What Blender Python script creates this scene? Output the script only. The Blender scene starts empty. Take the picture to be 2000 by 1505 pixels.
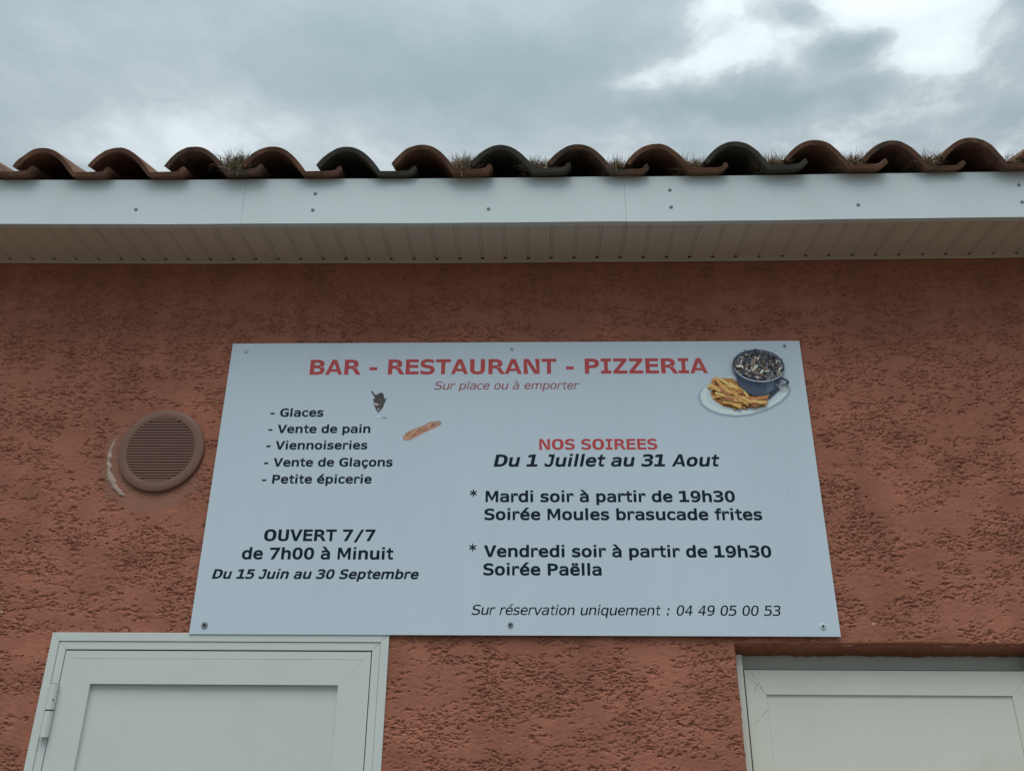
import bpy, math, random
import numpy as np
from mathutils import Vector, Matrix
from mathutils.geometry import tessellate_polygon

# ------------------------------------------------------------------ camera, sky, sun, exposure
S = bpy.context.scene
COL = S.collection
ZB = 2.05                                   # height of the sign's lower edge above the ground
R = math.radians
cam = bpy.data.cameras.new('camera')
cam.sensor_width = 36.0
cam.lens = 1640.0 / 2000.0 * 36.0
cam.clip_start = 0.05
cam.clip_end = 2000.0
co = bpy.data.objects.new('camera', cam)
COL.objects.link(co)
yaw, pitch, roll = 0.02799, 0.40143, 0.00735
fw = Vector((-math.sin(yaw) * math.cos(pitch), math.cos(yaw) * math.cos(pitch), math.sin(pitch)))
ri = Vector((math.cos(yaw), math.sin(yaw), 0))
up = ri.cross(fw)
r2 = math.cos(roll) * ri + math.sin(roll) * up
u2 = -math.sin(roll) * ri + math.cos(roll) * up
mw = Matrix((r2, u2, -fw)).transposed().to_4x4()
mw.translation = Vector((1.07011, -2.68027, ZB - 0.30134))
co.matrix_world = mw
S.camera = co

S.view_settings.view_transform = 'Standard'
S.view_settings.look = 'None'
S.view_settings.gamma = 1.0
S.view_settings.use_curve_mapping = False
S.view_settings.exposure = 0.24

SUN_EL, SUN_AZ = R(66), R(-172)             # azimuth measured from +Y towards +X
STR = 0.1
world = bpy.data.worlds.new('World')
S.world = world
world.use_nodes = True
nt = world.node_tree
nt.nodes.clear()


def node(nt, t, **kw):
    n = nt.nodes.new(t)
    for k, v in kw.items():
        if k == 'ins':
            for a, b in v.items():
                n.inputs[a].default_value = b
        else:
            setattr(n, k, v)
    return n


def link(nt, a, b):
    nt.links.new(a, b)


def math_node(nt, op, a, b=None, c=None, clamp=False):
    n = nt.nodes.new('ShaderNodeMath')
    n.operation = op
    n.use_clamp = clamp
    for i, v in enumerate((a, b, c)):
        if v is None:
            continue
        if hasattr(v, 'is_linked'):
            nt.links.new(v, n.inputs[i])
        else:
            n.inputs[i].default_value = v
    return n.outputs[0]


sky = node(nt, 'ShaderNodeTexSky', sky_type='NISHITA', sun_disc=False, sun_elevation=SUN_EL,
           sun_rotation=SUN_AZ, air_density=1.0, dust_density=2.0)
tc = node(nt, 'ShaderNodeTexCoord')
sep = node(nt, 'ShaderNodeSeparateXYZ')
link(nt, tc.outputs['Generated'], sep.inputs[0])
zz = math_node(nt, 'MAXIMUM', sep.outputs[2], 0.09)
px = math_node(nt, 'DIVIDE', sep.outputs[0], zz)
py = math_node(nt, 'DIVIDE', sep.outputs[1], zz)
pl = node(nt, 'ShaderNodeCombineXYZ')
link(nt, px, pl.inputs[0])
link(nt, py, pl.inputs[1])
# warped coordinates for the clouds
wn = node(nt, 'ShaderNodeTexNoise', ins={'Scale': 4.0, 'Detail': 8.0, 'Roughness': 0.62})
link(nt, pl.outputs[0], wn.inputs['Vector'])
ws = node(nt, 'ShaderNodeVectorMath', operation='SUBTRACT')
link(nt, wn.outputs['Color'], ws.inputs[0])
ws.inputs[1].default_value = (0.5, 0.5, 0.5)
wm = node(nt, 'ShaderNodeVectorMath', operation='SCALE')
link(nt, ws.outputs[0], wm.inputs[0])
wm.inputs['Scale'].default_value = 0.15
wa = node(nt, 'ShaderNodeVectorMath', operation='ADD')
link(nt, pl.outputs[0], wa.inputs[0])
link(nt, wm.outputs[0], wa.inputs[1])
n1 = node(nt, 'ShaderNodeTexNoise', ins={'Scale': 2.1, 'Detail': 10.0, 'Roughness': 0.55})
link(nt, wa.outputs[0], n1.inputs['Vector'])
wsep = node(nt, 'ShaderNodeSeparateXYZ')
link(nt, wa.outputs[0], wsep.inputs[0])


def blob(cx, cy, rx, ry, amp):
    """a soft mound of cloud thickness (amp < 0) or a thin spot (amp > 0)"""
    a = math_node(nt, 'MULTIPLY', math_node(nt, 'SUBTRACT', wsep.outputs[0], cx), 1.0 / rx)
    b = math_node(nt, 'MULTIPLY', math_node(nt, 'SUBTRACT', wsep.outputs[1], cy), 1.0 / ry)
    d = math_node(nt, 'ADD', math_node(nt, 'POWER', math_node(nt, 'ABSOLUTE', a), 2.0),
                  math_node(nt, 'POWER', math_node(nt, 'ABSOLUTE', b), 2.0))
    return math_node(nt, 'MULTIPLY', math_node(nt, 'EXPONENT', math_node(nt, 'MULTIPLY', d, -1.0)), amp)


acc = math_node(nt, 'MULTIPLY_ADD', n1.outputs[0], 0.95, -0.09)
BLOBS = [(0.20, 1.09, 0.08, 0.05, 0.30), (0.31, 1.03, 0.12, 0.06, 0.30), (0.60, 0.97, 0.14, 0.07, 0.34), (0.62, 1.06, 0.09, 0.04, 0.26),
         (0.27, 0.93, 0.10, 0.05, 0.28), (0.50, 0.92, 0.15, 0.04, 0.35), (0.39, 0.945, 0.06, 0.030, -0.28), (0.50, 1.02, 0.055, 0.042, -0.40),
         (0.46, 1.11, 0.15, 0.045, -0.20), (0.25, 1.15, 0.10, 0.04, -0.18), (0.75, 0.93, 0.08, 0.06, -0.42),
         (-0.90, 1.05, 0.20, 0.11, 0.13), (-0.75, 1.20, 0.25, 0.06, 0.10), (-0.70, 0.88, 0.20, 0.05, -0.04),
         (-0.02, 1.06, 0.22, 0.13, -0.16), (-0.42, 1.03, 0.16, 0.10, -0.06), (0.0, 1.27, 1.4, 0.10, 0.09)]
n2a = node(nt, 'ShaderNodeMapRange', ins={1: -0.05, 2: 0.30, 3: 0.10, 4: 0.62})
link(nt, wsep.outputs[0], n2a.inputs[0])
n2 = node(nt, 'ShaderNodeTexNoise', ins={'Scale': 7.5, 'Detail': 9.0, 'Roughness': 0.58})
link(nt, wa.outputs[0], n2.inputs['Vector'])
acc = math_node(nt, 'ADD', acc, math_node(nt, 'MULTIPLY', math_node(nt, 'SUBTRACT', n2.outputs[0], 0.5), n2a.outputs[0]))
for b_ in BLOBS:
    acc = math_node(nt, 'ADD', acc, blob(*b_))
ramp = node(nt, 'ShaderNodeValToRGB')
link(nt, acc, ramp.inputs[0])
el = ramp.color_ramp.elements
el[0].position = 0.20
el[0].color = (0.37, 0.48, 0.52, 1)
el[1].position = 0.80
el[1].color = (0.98, 1.08, 1.10, 1)
for p_, c_ in ((0.34, (0.44, 0.54, 0.58, 1)), (0.46, (0.54, 0.62, 0.66, 1)), (0.54, (0.68, 0.77, 0.81, 1)), (0.62, (0.86, 0.95, 0.98, 1))):
    e_ = el.new(p_)
    e_.color = c_
cs = node(nt, 'ShaderNodeVectorMath', operation='SCALE')
link(nt, ramp.outputs[0], cs.inputs[0])
# overcast skies brighten from the horizon to the zenith as (1 + 2 sin elevation) / 3
cie = math_node(nt, 'MULTIPLY_ADD', math_node(nt, 'MAXIMUM', sep.outputs[2], 0.0), 2.0, 1.0)
# ... and towards the veiled sun
dt = node(nt, 'ShaderNodeVectorMath', operation='DOT_PRODUCT')
link(nt, tc.outputs['Generated'], dt.inputs[0])
dt.inputs[1].default_value = (math.sin(SUN_AZ) * math.cos(SUN_EL), math.cos(SUN_AZ) * math.cos(SUN_EL), math.sin(SUN_EL))
veil = math_node(nt, 'MULTIPLY_ADD', math_node(nt, 'POWER', math_node(nt, 'MAXIMUM', dt.outputs['Value'], 0.0), 2.0), 0.7, 1.0)
link(nt, math_node(nt, 'MULTIPLY', math_node(nt, 'MULTIPLY', cie, veil), 0.78 / STR / 2.29), cs.inputs['Scale'])
mx = node(nt, 'ShaderNodeMix', data_type='RGBA')
mx.inputs[0].default_value = 0.93            # overcast: a little of the blue sky comes through
link(nt, sky.outputs[0], mx.inputs[6])
link(nt, cs.outputs[0], mx.inputs[7])
bg = node(nt, 'ShaderNodeBackground')
bg.inputs['Strength'].default_value = STR
link(nt, mx.outputs[2], bg.inputs[0])
wo = node(nt, 'ShaderNodeOutputWorld')
link(nt, bg.outputs[0], wo.inputs[0])

sl = bpy.data.lights.new('sun', 'SUN')
sl.energy = 1.5
sl.angle = R(42)
sl.color = (1.0, 0.97, 0.92)
so = bpy.data.objects.new('sun', sl)
sd = Vector((math.sin(SUN_AZ) * math.cos(SUN_EL), math.cos(SUN_AZ) * math.cos(SUN_EL), math.sin(SUN_EL)))
so.rotation_euler = sd.to_track_quat('Z', 'Y').to_euler()
so.location = (1, -6, 8)
COL.objects.link(so)

rnd = random.Random(11)
rng = np.random.default_rng(5)


# ------------------------------------------------------------------ helpers
def tag(o, label=None, cat=None, group=None, kind=None):
    if label:
        o['label'] = label
    if cat:
        o['category'] = cat
    if group:
        o['group'] = group
    if kind:
        o['kind'] = kind
    return o


def empty(name, loc, parent=None):
    o = bpy.data.objects.new(name, None)
    o.empty_display_size = 0.1
    COL.objects.link(o)
    o.location = loc
    if parent:
        o.parent = parent
    return o


def obj(name, verts, faces, mat, parent=None, smooth=False, bevel=0.0, loc=None):
    me = bpy.data.meshes.new(name)
    me.from_pydata([tuple(v) for v in verts], [], faces)
    me.materials.append(mat)
    if smooth:
        me.polygons.foreach_set('use_smooth', [True] * len(me.polygons))
    me.update()
    o = bpy.data.objects.new(name, me)
    COL.objects.link(o)
    if parent:
        o.parent = parent
        if loc is None:
            o.location = -Vector(parent.location) if parent.parent is None else Vector((0, 0, 0))
    if loc is not None:
        o.location = loc
    if bevel:
        b = o.modifiers.new('bevel', 'BEVEL')
        b.width = bevel
        b.segments = 2
        b.limit_method = 'ANGLE'
    return o


class MB:
    def __init__(s):
        s.v, s.f = [], []

    def add(s, v, f):
        n = len(s.v)
        s.v += [tuple(p) for p in v]
        s.f += [tuple(i + n for i in q) for q in f]
        return s

    def box(s, x0, x1, y0, y1, z0, z1):
        v = [(x, y, z) for z in (z0, z1) for y in (y0, y1) for x in (x0, x1)]
        return s.add(v, [(0, 2, 3, 1), (4, 5, 7, 6), (0, 1, 5, 4), (2, 6, 7, 3), (0, 4, 6, 2), (1, 3, 7, 5)])

    def prism(s, poly, y0, y1):
        """polygon in x,z given counter-clockwise seen from the front (-y); y0 front, y1 back"""
        n = len(poly)
        v = [(x, y0, z) for x, z in poly] + [(x, y1, z) for x, z in poly]
        f = [tuple(range(n)), tuple(range(2 * n - 1, n - 1, -1))]
        f += [((i + 1) % n, i, i + n, (i + 1) % n + n) for i in range(n)]
        return s.add(v, f)

    def cyl(s, c, axis, r, h, n=16, r2=None):
        """closed cylinder from c along axis ('x','y','z')"""
        r2 = r if r2 is None else r2
        v = []
        for k, rr in ((0, r), (h, r2)):
            for i in range(n):
                a = 2 * math.pi * i / n
                p, q = rr * math.cos(a), rr * math.sin(a)
                v.append({'y': (c[0] + p, c[1] + k, c[2] + q), 'z': (c[0] + p, c[1] + q, c[2] + k),
                          'x': (c[0] + k, c[1] + p, c[2] + q)}[axis])
        f = [tuple(range(n)), tuple(range(2 * n - 1, n - 1, -1))]
        f += [(i, i + n, (i + 1) % n + n, (i + 1) % n) for i in range(n)]
        return s.add(v, f)

    def build(s, name, mat, parent=None, **k):
        return obj(name, s.v, s.f, mat, parent, **k)


def mat(name, col, rough=0.5, spec=0.5, var=0.0, vscale=4.0, bump=0.0, bscale=200.0, metal=0.0, dirt=None,
        dirt_amt=0.0, dscale=3.0, dlo=0.55, dhi=0.75, stretch=None):
    m = bpy.data.materials.new(name)
    m.use_nodes = True
    t = m.node_tree
    b = t.nodes['Principled BSDF']
    b.inputs['Roughness'].default_value = rough
    b.inputs['Specular IOR Level'].default_value = spec
    b.inputs['Metallic'].default_value = metal
    g = node(t, 'ShaderNodeNewGeometry')
    src = g.outputs['Position']
    if stretch:
        mp = node(t, 'ShaderNodeMapping')
        mp.inputs['Scale'].default_value = stretch
        link(t, src, mp.inputs[0])
        src_s = mp.outputs[0]
    else:
        src_s = src
    n = node(t, 'ShaderNodeTexNoise', ins={'Scale': vscale, 'Detail': 6.0, 'Roughness': 0.6})
    link(t, src_s, n.inputs['Vector'])
    mr = node(t, 'ShaderNodeMapRange', ins={3: 1 - var, 4: 1 + var})
    link(t, n.outputs[0], mr.inputs[0])
    mr.inputs[1].default_value = 0.3
    mr.inputs[2].default_value = 0.7
    cc = node(t, 'ShaderNodeVectorMath', operation='SCALE')
    cc.inputs[0].default_value = col
    link(t, mr.outputs[0], cc.inputs['Scale'])
    out = cc.outputs[0]
    if dirt:
        n2 = node(t, 'ShaderNodeTexNoise', ins={'Scale': dscale, 'Detail': 8.0, 'Roughness': 0.65})
        link(t, src_s, n2.inputs['Vector'])
        m2 = node(t, 'ShaderNodeMapRange', ins={1: dlo, 2: dhi, 3: 0.0, 4: dirt_amt})
        link(t, n2.outputs[0], m2.inputs[0])
        mm = node(t, 'ShaderNodeMix', data_type='RGBA')
        link(t, m2.outputs[0], mm.inputs[0])
        link(t, out, mm.inputs[6])
        mm.inputs[7].default_value = (*dirt, 1)
        out = mm.outputs[2]
    link(t, out, b.inputs['Base Color'])
    if bump:
        n3 = node(t, 'ShaderNodeTexNoise', ins={'Scale': bscale, 'Detail': 4.0, 'Roughness': 0.6})
        link(t, src, n3.inputs['Vector'])
        bp = node(t, 'ShaderNodeBump', ins={'Strength': 1.0, 'Distance': bump})
        link(t, n3.outputs[0], bp.inputs['Height'])
        link(t, bp.outputs[0], b.inputs['Normal'])
    return m


M_STUCCO = mat('stucco', (0.390, 0.158, 0.103), rough=0.92, spec=0.2, var=0.14, vscale=3.0, bump=0.0016, bscale=230)
M_PVC = mat('white pvc fascia', (0.67, 0.76, 0.78), rough=0.33, spec=0.5, var=0.025, vscale=2.5, dirt=(0.45, 0.50, 0.48),
            dirt_amt=0.22, dscale=5.0, dlo=0.5, dhi=0.8, stretch=(1, 1, 0.25))
M_SOFFIT = mat('white pvc soffit', (0.66, 0.61, 0.52), rough=0.5, var=0.05, vscale=3.0, dirt=(0.40, 0.36, 0.30),
               dirt_amt=0.4, dscale=6.0)
M_DOOR = mat('off white lacquered door', (0.66, 0.715, 0.695), rough=0.38, var=0.02, vscale=2.0, dirt=(0.42, 0.40, 0.33),
             dirt_amt=0.2, dscale=7.0, dlo=0.55, dhi=0.85)
M_DOOR2 = mat('ivory lacquered door', (0.72, 0.735, 0.65), rough=0.42, var=0.025, vscale=2.0, dirt=(0.42, 0.36, 0.26),
              dirt_amt=0.2, dscale=9.0, dlo=0.55, dhi=0.85)
M_SCUFF = mat('rusty scuff', (0.30, 0.17, 0.10), rough=0.8, var=0.3, vscale=60)
M_SIGN = mat('sign panel', (0.625, 0.73, 0.83), rough=0.33, spec=0.5, var=0.025, vscale=1.3, dirt=(0.40, 0.47, 0.52),
             dirt_amt=0.12, dscale=9.0, dlo=0.5, dhi=0.8, stretch=(1.6, 1, 0.18))
M_EDGE = mat('sign edge', (0.25, 0.27, 0.28), rough=0.5)
M_BLACK = mat('black print', (0.010, 0.022, 0.034), rough=0.45, spec=0.12)
M_RED = mat('red print', (0.58, 0.095, 0.10), rough=0.45, spec=0.15, var=0.05, vscale=6)
M_RED2 = mat('thin red print', (0.38, 0.11, 0.13), rough=0.4)
M_STEEL = mat('screw steel', (0.32, 0.36, 0.38), rough=0.35, metal=0.7)
M_CAP = mat('grey screw cap', (0.22, 0.27, 0.28), rough=0.45)
M_WCAP = mat('white screw cap', (0.62, 0.70, 0.74), rough=0.45)
M_HOLE = mat('dark hole', (0.02, 0.02, 0.02), rough=0.9)  # near-black colour standing in for shade inside gaps and holes
M_VENT = mat('brown plastic', (0.215, 0.114, 0.087), rough=0.5, spec=0.35, var=0.05, vscale=12)
M_MORTAR = mat('pale mortar', (0.46, 0.345, 0.29), rough=0.95, spec=0.1, var=0.25, vscale=45, bump=0.003, bscale=160)
M_GROUND = mat('concrete paving', (0.115, 0.098, 0.078), rough=0.95, var=0.2, vscale=1.2, bump=0.004, bscale=40)
M_DECK = mat('dark roof board', (0.06, 0.05, 0.04), rough=0.9, var=0.2)
M_STRAW = [mat('dry straw', c, rough=0.8, var=0.2, vscale=90) for c in
           ((0.46, 0.35, 0.23), (0.24, 0.17, 0.10), (0.08, 0.062, 0.042), (0.20, 0.18, 0.10))]
M_SOIL = mat('mossy soil', (0.085, 0.062, 0.040), rough=0.95, var=0.4, vscale=80, bump=0.003, bscale=300)
M_STRAW[1].name = 'brown straw'
M_STRAW[2].name = 'dark twig'
M_STRAW[3].name = 'faded grass'

# stucco: keep the mortar halo round the vent as a stain of its own
t = M_STUCCO.node_tree
b = t.nodes['Principled BSDF']
src = b.inputs['Base Color'].links[0].from_socket
at = node(t, 'ShaderNodeAttribute', attribute_name='smear')
mm = node(t, 'ShaderNodeMix', data_type='RGBA')
link(t, at.outputs['Fac'], mm.inputs[0])
gs = node(t, 'ShaderNodeNewGeometry')
ms = node(t, 'ShaderNodeMapping')
ms.inputs['Scale'].default_value = (9.0, 1.0, 0.9)
link(t, gs.outputs['Position'], ms.inputs[0])
ns = node(t, 'ShaderNodeTexNoise', ins={'Scale': 1.0, 'Detail': 7.0, 'Roughness': 0.65})
link(t, ms.outputs[0], ns.inputs['Vector'])
rs = node(t, 'ShaderNodeMapRange', ins={1: 0.40, 2: 0.72, 3: 1.04, 4: 0.82})
link(t, ns.outputs[0], rs.inputs[0])
sc_ = node(t, 'ShaderNodeVectorMath', operation='SCALE')
link(t, src, sc_.inputs[0])
link(t, rs.outputs[0], sc_.inputs['Scale'])
link(t, sc_.outputs[0], mm.inputs[6])
mm.inputs[7].default_value = (0.25, 0.165, 0.13, 1)
# a few pale flecks of lime
g = node(t, 'ShaderNodeNewGeometry')
vo = node(t, 'ShaderNodeTexVoronoi', ins={'Scale': 7.0})
link(t, g.outputs['Position'], vo.inputs['Vector'])
fl = node(t, 'ShaderNodeMapRange', ins={1: 0.022, 2: 0.030, 3: 0.75, 4: 0.0})
link(t, vo.outputs['Distance'], fl.inputs[0])
m3 = node(t, 'ShaderNodeMix', data_type='RGBA')
link(t, fl.outputs[0], m3.inputs[0])
link(t, mm.outputs[2], m3.inputs[6])
m3.inputs[7].default_value = (0.62, 0.50, 0.42, 1)
link(t, m3.outputs[2], b.inputs['Base Color'])

# terracotta: each tile has its own tone and its own amount of grey lichen
M_TILE = bpy.data.materials.new('terracotta tile')
M_TILE.use_nodes = True
t = M_TILE.node_tree
b = t.nodes['Principled BSDF']
b.inputs['Roughness'].default_value = 0.85
b.inputs['Specular IOR Level'].default_value = 0.3
tcn = node(t, 'ShaderNodeTexCoord')
oi = node(t, 'ShaderNodeObjectInfo')
ofs = node(t, 'ShaderNodeVectorMath', operation='SCALE')
ofs.inputs[0].default_value = (37.0, 11.0, 5.0)
link(t, oi.outputs['Random'], ofs.inputs['Scale'])
ad = node(t, 'ShaderNodeVectorMath', operation='ADD')
link(t, tcn.outputs['Object'], ad.inputs[0])
link(t, ofs.outputs[0], ad.inputs[1])
na = node(t, 'ShaderNodeTexNoise', ins={'Scale': 11.0, 'Detail': 7.0, 'Roughness': 0.62})
link(t, ad.outputs[0], na.inputs['Vector'])
rr = node(t, 'ShaderNodeValToRGB')
rr.color_ramp.elements[0].position = 0.3
rr.color_ramp.elements[0].color = (0.105, 0.054, 0.036, 1)
rr.color_ramp.elements[1].position = 0.72
rr.color_ramp.elements[1].color = (0.27, 0.140, 0.090, 1)
link(t, na.outputs[0], rr.inputs[0])
nb = node(t, 'ShaderNodeTexNoise', ins={'Scale': 26.0, 'Detail': 8.0, 'Roughness': 0.7})
link(t, ad.outputs[0], nb.inputs['Vector'])
aw = node(t, 'ShaderNodeAttribute', attribute_type='OBJECT', attribute_name='weather')
lo = math_node(t, 'SUBTRACT', 0.66, math_node(t, 'MULTIPLY', aw.outputs['Fac'], 0.42))
df = math_node(t, 'MULTIPLY', math_node(t, 'SUBTRACT', nb.outputs[0], lo), 7.0, clamp=True)
lm = node(t, 'ShaderNodeMix', data_type='RGBA')
link(t, math_node(t, 'MULTIPLY', df, 0.85), lm.inputs[0])
link(t, rr.outputs[0], lm.inputs[6])
lm.inputs[7].default_value = (0.062, 0.072, 0.062, 1)
link(t, lm.outputs[2], b.inputs['Base Color'])
bp = node(t, 'ShaderNodeBump', ins={'Strength': 1.0, 'Distance': 0.0022})
link(t, nb.outputs[0], bp.inputs['Height'])
link(t, bp.outputs[0], b.inputs['Normal'])


# ------------------------------------------------------------------ the ground
v = [(-150, -150, 0), (150, -150, 0), (150, 150, 0), (-150, 150, 0)]
tag(obj('ground', v, [(0, 1, 2, 3)], M_GROUND), 'flat concrete ground in front of the building', kind='structure')

# ------------------------------------------------------------------ the building
X0, X1 = -1.60, 3.70                         # ends of the piece of facade that is built
B = empty('restaurant_building', (1.05, 0, 0))
tag(B, 'low building with rough terracotta stucco wall, white eaves and canal tile roof', 'building')


def field(nx, nz, sx, sz, dx, dz):
    w = rng.standard_normal((nz, nx))
    kx = np.fft.fftfreq(nx) * 2 * np.pi / dx
    kz = np.fft.fftfreq(nz) * 2 * np.pi / dz
    f = np.fft.ifft2(np.fft.fft2(w) * np.exp(-0.5 * ((kx[None, :] * sx) ** 2 + (kz[:, None] * sz) ** 2))).real
    return (f - f.mean()) / f.std()


def sstep(a, b_, x):
    t_ = np.clip((x - a) / (b_ - a), 0, 1)
    return t_ * t_ * (3 - 2 * t_)


def stucco_wall():
    OX0, OX1, OZ = 1.681, 2.609, -0.022      # door opening
    dx, dz = 0.0032, 0.0022
    i0, i1 = int(round((-1.05 - OX0) / dx)), int(round((2.98 - OX0) / dx))
    j0, j1 = int(round((-0.46 - OZ) / dz)), int(round((1.365 - OZ) / dz))
    xs = OX0 + dx * np.arange(i0, i1 + 1)
    zs = OZ + dz * np.arange(j0, j1 + 1)
    nx, nz = len(xs), len(zs)
    X, Z = np.meshgrid(xs, zs)
    F = lambda sx, sz: field(nx, nz, sx, sz, dx, dz)
    dens = 0.75 * F(0.040, 0.020) + 0.55 * F(0.016, 0.009)
    # crumbled edges: ragged, short, mostly horizontal pits between pressed flat areas
    a = F(0.0060, 0.0027) + 0.6 * F(0.0032, 0.0018)
    a /= a.std()
    c = F(0.0085, 0.0034) + 0.62 * F(0.0034, 0.0019)
    c /= c.std()
    c2 = F(0.0070, 0.0030) + 0.62 * F(0.0032, 0.0018)
    c2 /= c2.std()
    thin = np.maximum(np.exp(-(c / 0.17) ** 2), 0.85 * np.exp(-(c2 / 0.15) ** 2) * sstep(-0.6, 0.8, c))
    near = sstep(-1.45, 0.15, dens)
    pit = sstep(0.95, 1.8, a) * near * 0.6 + thin * sstep(-0.85, 0.35, dens + 0.60 * a) * 1.05
    pit = np.clip(pit, 0, 1.2)
    h = -0.0058 * pit + 0.0006 * sstep(-0.2, 0.5, a) * near + 0.0016 * F(0.05, 0.03) + 0.00025 * F(0.004, 0.003)
    # mortar halo round the vent: trowelled smooth
    rv = np.hypot(X + 0.205, Z - 0.578)
    halo = sstep(0.200, 0.170, rv + 0.010 * F(0.02, 0.012)) * sstep(0.70, 0.50, Z + 0.5 * X + 0.1)
    h = h * (1 - 0.7 * halo) + 0.0005 * halo
    smear = halo * 0.36
    h = h * sstep(1.335, 1.305, Z) - 0.0008 * sstep(1.305, 1.335, Z)
    h = np.where(np.hypot(X + 0.192, Z - 0.600) < 0.138, -0.006, h)
    # rounded, slightly uneven arris at the opening
    ex = np.where(X < (OX0 + OX1) / 2, OX0 - X, X - OX1)
    ez = Z - OZ
    dist = np.where((ex > 0) & (ez > 0), np.hypot(ex, ez), np.maximum(ex, ez))
    rad = 0.009
    k = np.clip(1 - np.clip(dist, 0, rad) / rad, 0, 1)
    h = np.where(dist < rad, h * (1 - k * .5) - 0.006 * k ** 2, h)
    hole = (X[:-1, :-1] > OX0 - 1e-5) & (X[1:, 1:] < OX1 + 1e-5) & (Z[1:, 1:] < OZ + 1e-5)
    idx = np.arange(nx * nz).reshape(nz, nx)
    LX0, LX1, LZ = -0.4115, 0.6035, -0.0164   # door flush with the wall
    hole |= (X[:-1, :-1] > LX0) & (X[1:, 1:] < LX1) & (Z[1:, 1:] < LZ)
    idx = np.arange(nx * nz).reshape(nz, nx)
    q = np.stack([idx[:-1, :-1], idx[:-1, 1:], idx[1:, 1:], idx[1:, :-1]], -1)[~hole]
    verts = np.stack([X, -h, Z + ZB], -1).reshape(-1, 3)
    extra_v, extra_f = [], []

    def quadbox(p):
        n = nx * nz + len(extra_v)
        extra_v.extend(p)
        extra_f.append([n, n + 1, n + 2, n + 3])
    xa, xb, za, zb = xs[0], xs[-1], zs[0], zs[-1]
    zt = 1.40
    quadbox([(X0, 0, 0), (xa, 0, 0), (xa, 0, zt + ZB), (X0, 0, zt + ZB)])
    quadbox([(xb, 0, 0), (X1, 0, 0), (X1, 0, zt + ZB), (xb, 0, zt + ZB)])
    quadbox([(xa, 0, 0), (LX0, 0, 0), (LX0, 0, za + ZB), (xa, 0, za + ZB)])
    quadbox([(LX1, 0, 0), (OX0, 0, 0), (OX0, 0, za + ZB), (LX1, 0, za + ZB)])
    quadbox([(OX1, 0, 0), (xb, 0, 0), (xb, 0, za + ZB), (OX1, 0, za + ZB)])
    quadbox([(xa, 0, zb + ZB), (xb, 0, zb + ZB), (xb, 0, zt + ZB), (xa, 0, zt + ZB)])
    quadbox([(OX0, 0, 0), (OX0, 0.16, 0), (OX0, 0.16, za + ZB), (OX0, 0, za + ZB)])
    quadbox([(OX1, 0.16, 0), (OX1, 0, 0), (OX1, 0, za + ZB), (OX1, 0.16, za + ZB)])
    # reveals: lintel underside and both jambs, rough like the wall
    iL = int(np.argmin(abs(xs - OX0)))
    iR = int(np.argmin(abs(xs - OX1)))
    jT = int(np.argmin(abs(zs - OZ)))
    yd = np.array([0.004, 0.010, 0.018, 0.028, 0.040, 0.054, 0.070, 0.090, 0.16])

    def strip(edge_ids, nrm):
        prev = list(edge_ids)
        base = verts[edge_ids]
        m_ = len(edge_ids)
        off = field(m_, len(yd), 0.0065, 0.006, dx, 0.008) * 0.0013
        for r_, y_ in enumerate(yd):
            n = nx * nz + len(extra_v)
            for c_ in range(m_):
                o_ = off[r_, c_] * (1 if 0 < c_ < m_ - 1 else 0)
                extra_v.append((base[c_][0] + nrm[0] * o_, y_, base[c_][2] + nrm[1] * (o_ + (0.25 * min(y_, 0.09) if nrm[1] else 0))))
            cur = [n + c_ for c_ in range(m_)]
            for c_ in range(m_ - 1):
                extra_f.append([prev[c_], prev[c_ + 1], cur[c_ + 1], cur[c_]])
            prev = cur
    strip(idx[jT, iL:iR + 1], (0, -1))
    strip(idx[0:jT + 1, iL][::-1], (1, 0))
    strip(idx[0:jT + 1, iR], (-1, 0))
    verts = np.concatenate([verts, np.array(extra_v)])
    faces = np.concatenate([q.reshape(-1, 4), np.array(extra_f)]).astype(np.int32)
    # drop the unused vertices inside the opening
    used = np.zeros(len(verts), bool)
    used[faces.ravel()] = True
    remap = np.cumsum(used) - 1
    faces = remap[faces].astype(np.int32)
    sm = np.zeros(len(verts), np.float32)
    sm[:nx * nz] = smear.reshape(-1)
    sm = sm[used]
    verts = verts[used]
    verts[:, 0] -= B.location.x
    me = bpy.data.meshes.new('wall')
    me.vertices.add(len(verts))
    me.vertices.foreach_set('co', verts.astype(np.float32).ravel())
    me.loops.add(faces.size)
    me.loops.foreach_set('vertex_index', faces.ravel())
    me.polygons.add(len(faces))
    me.polygons.foreach_set('loop_start', np.arange(0, faces.size, 4, dtype=np.int32))
    me.polygons.foreach_set('use_smooth', np.ones(len(faces), bool))
    me.update(calc_edges=True)
    at_ = me.attributes.new('smear', 'FLOAT', 'POINT')
    at_.data.foreach_set('value', sm)
    me.materials.append(M_STUCCO)
    o = bpy.data.objects.new('wall', me)
    COL.objects.link(o)
    o.parent = B


stucco_wall()
# side and rear walls behind the facade
sw = MB()
sw.box(X0, X0 + 0.2, 0.165, 4.0, 0, 1.40 + ZB)
sw.box(X1 - 0.2, X1, 0.165, 4.0, 0, 1.40 + ZB)
sw.box(X0 + 0.2, X1 - 0.2, 3.8, 4.0, 0, 1.40 + ZB)
sw.box(X0, X0 + 0.01, 0.001, 0.165, 0, 1.40 + ZB)
sw.box(X1 - 0.01, X1, 0.001, 0.165, 0, 1.40 + ZB)
sw.build('side_wall', M_STUCCO, B)


def zo(x):
    """the eaves sag a little towards the middle"""
    return min(0.0028 * (x - 1.3) ** 2, 0.016) + 0.0006 * math.sin(6.3 * x) + 0.0004 * math.sin(15 * x + 1)


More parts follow.
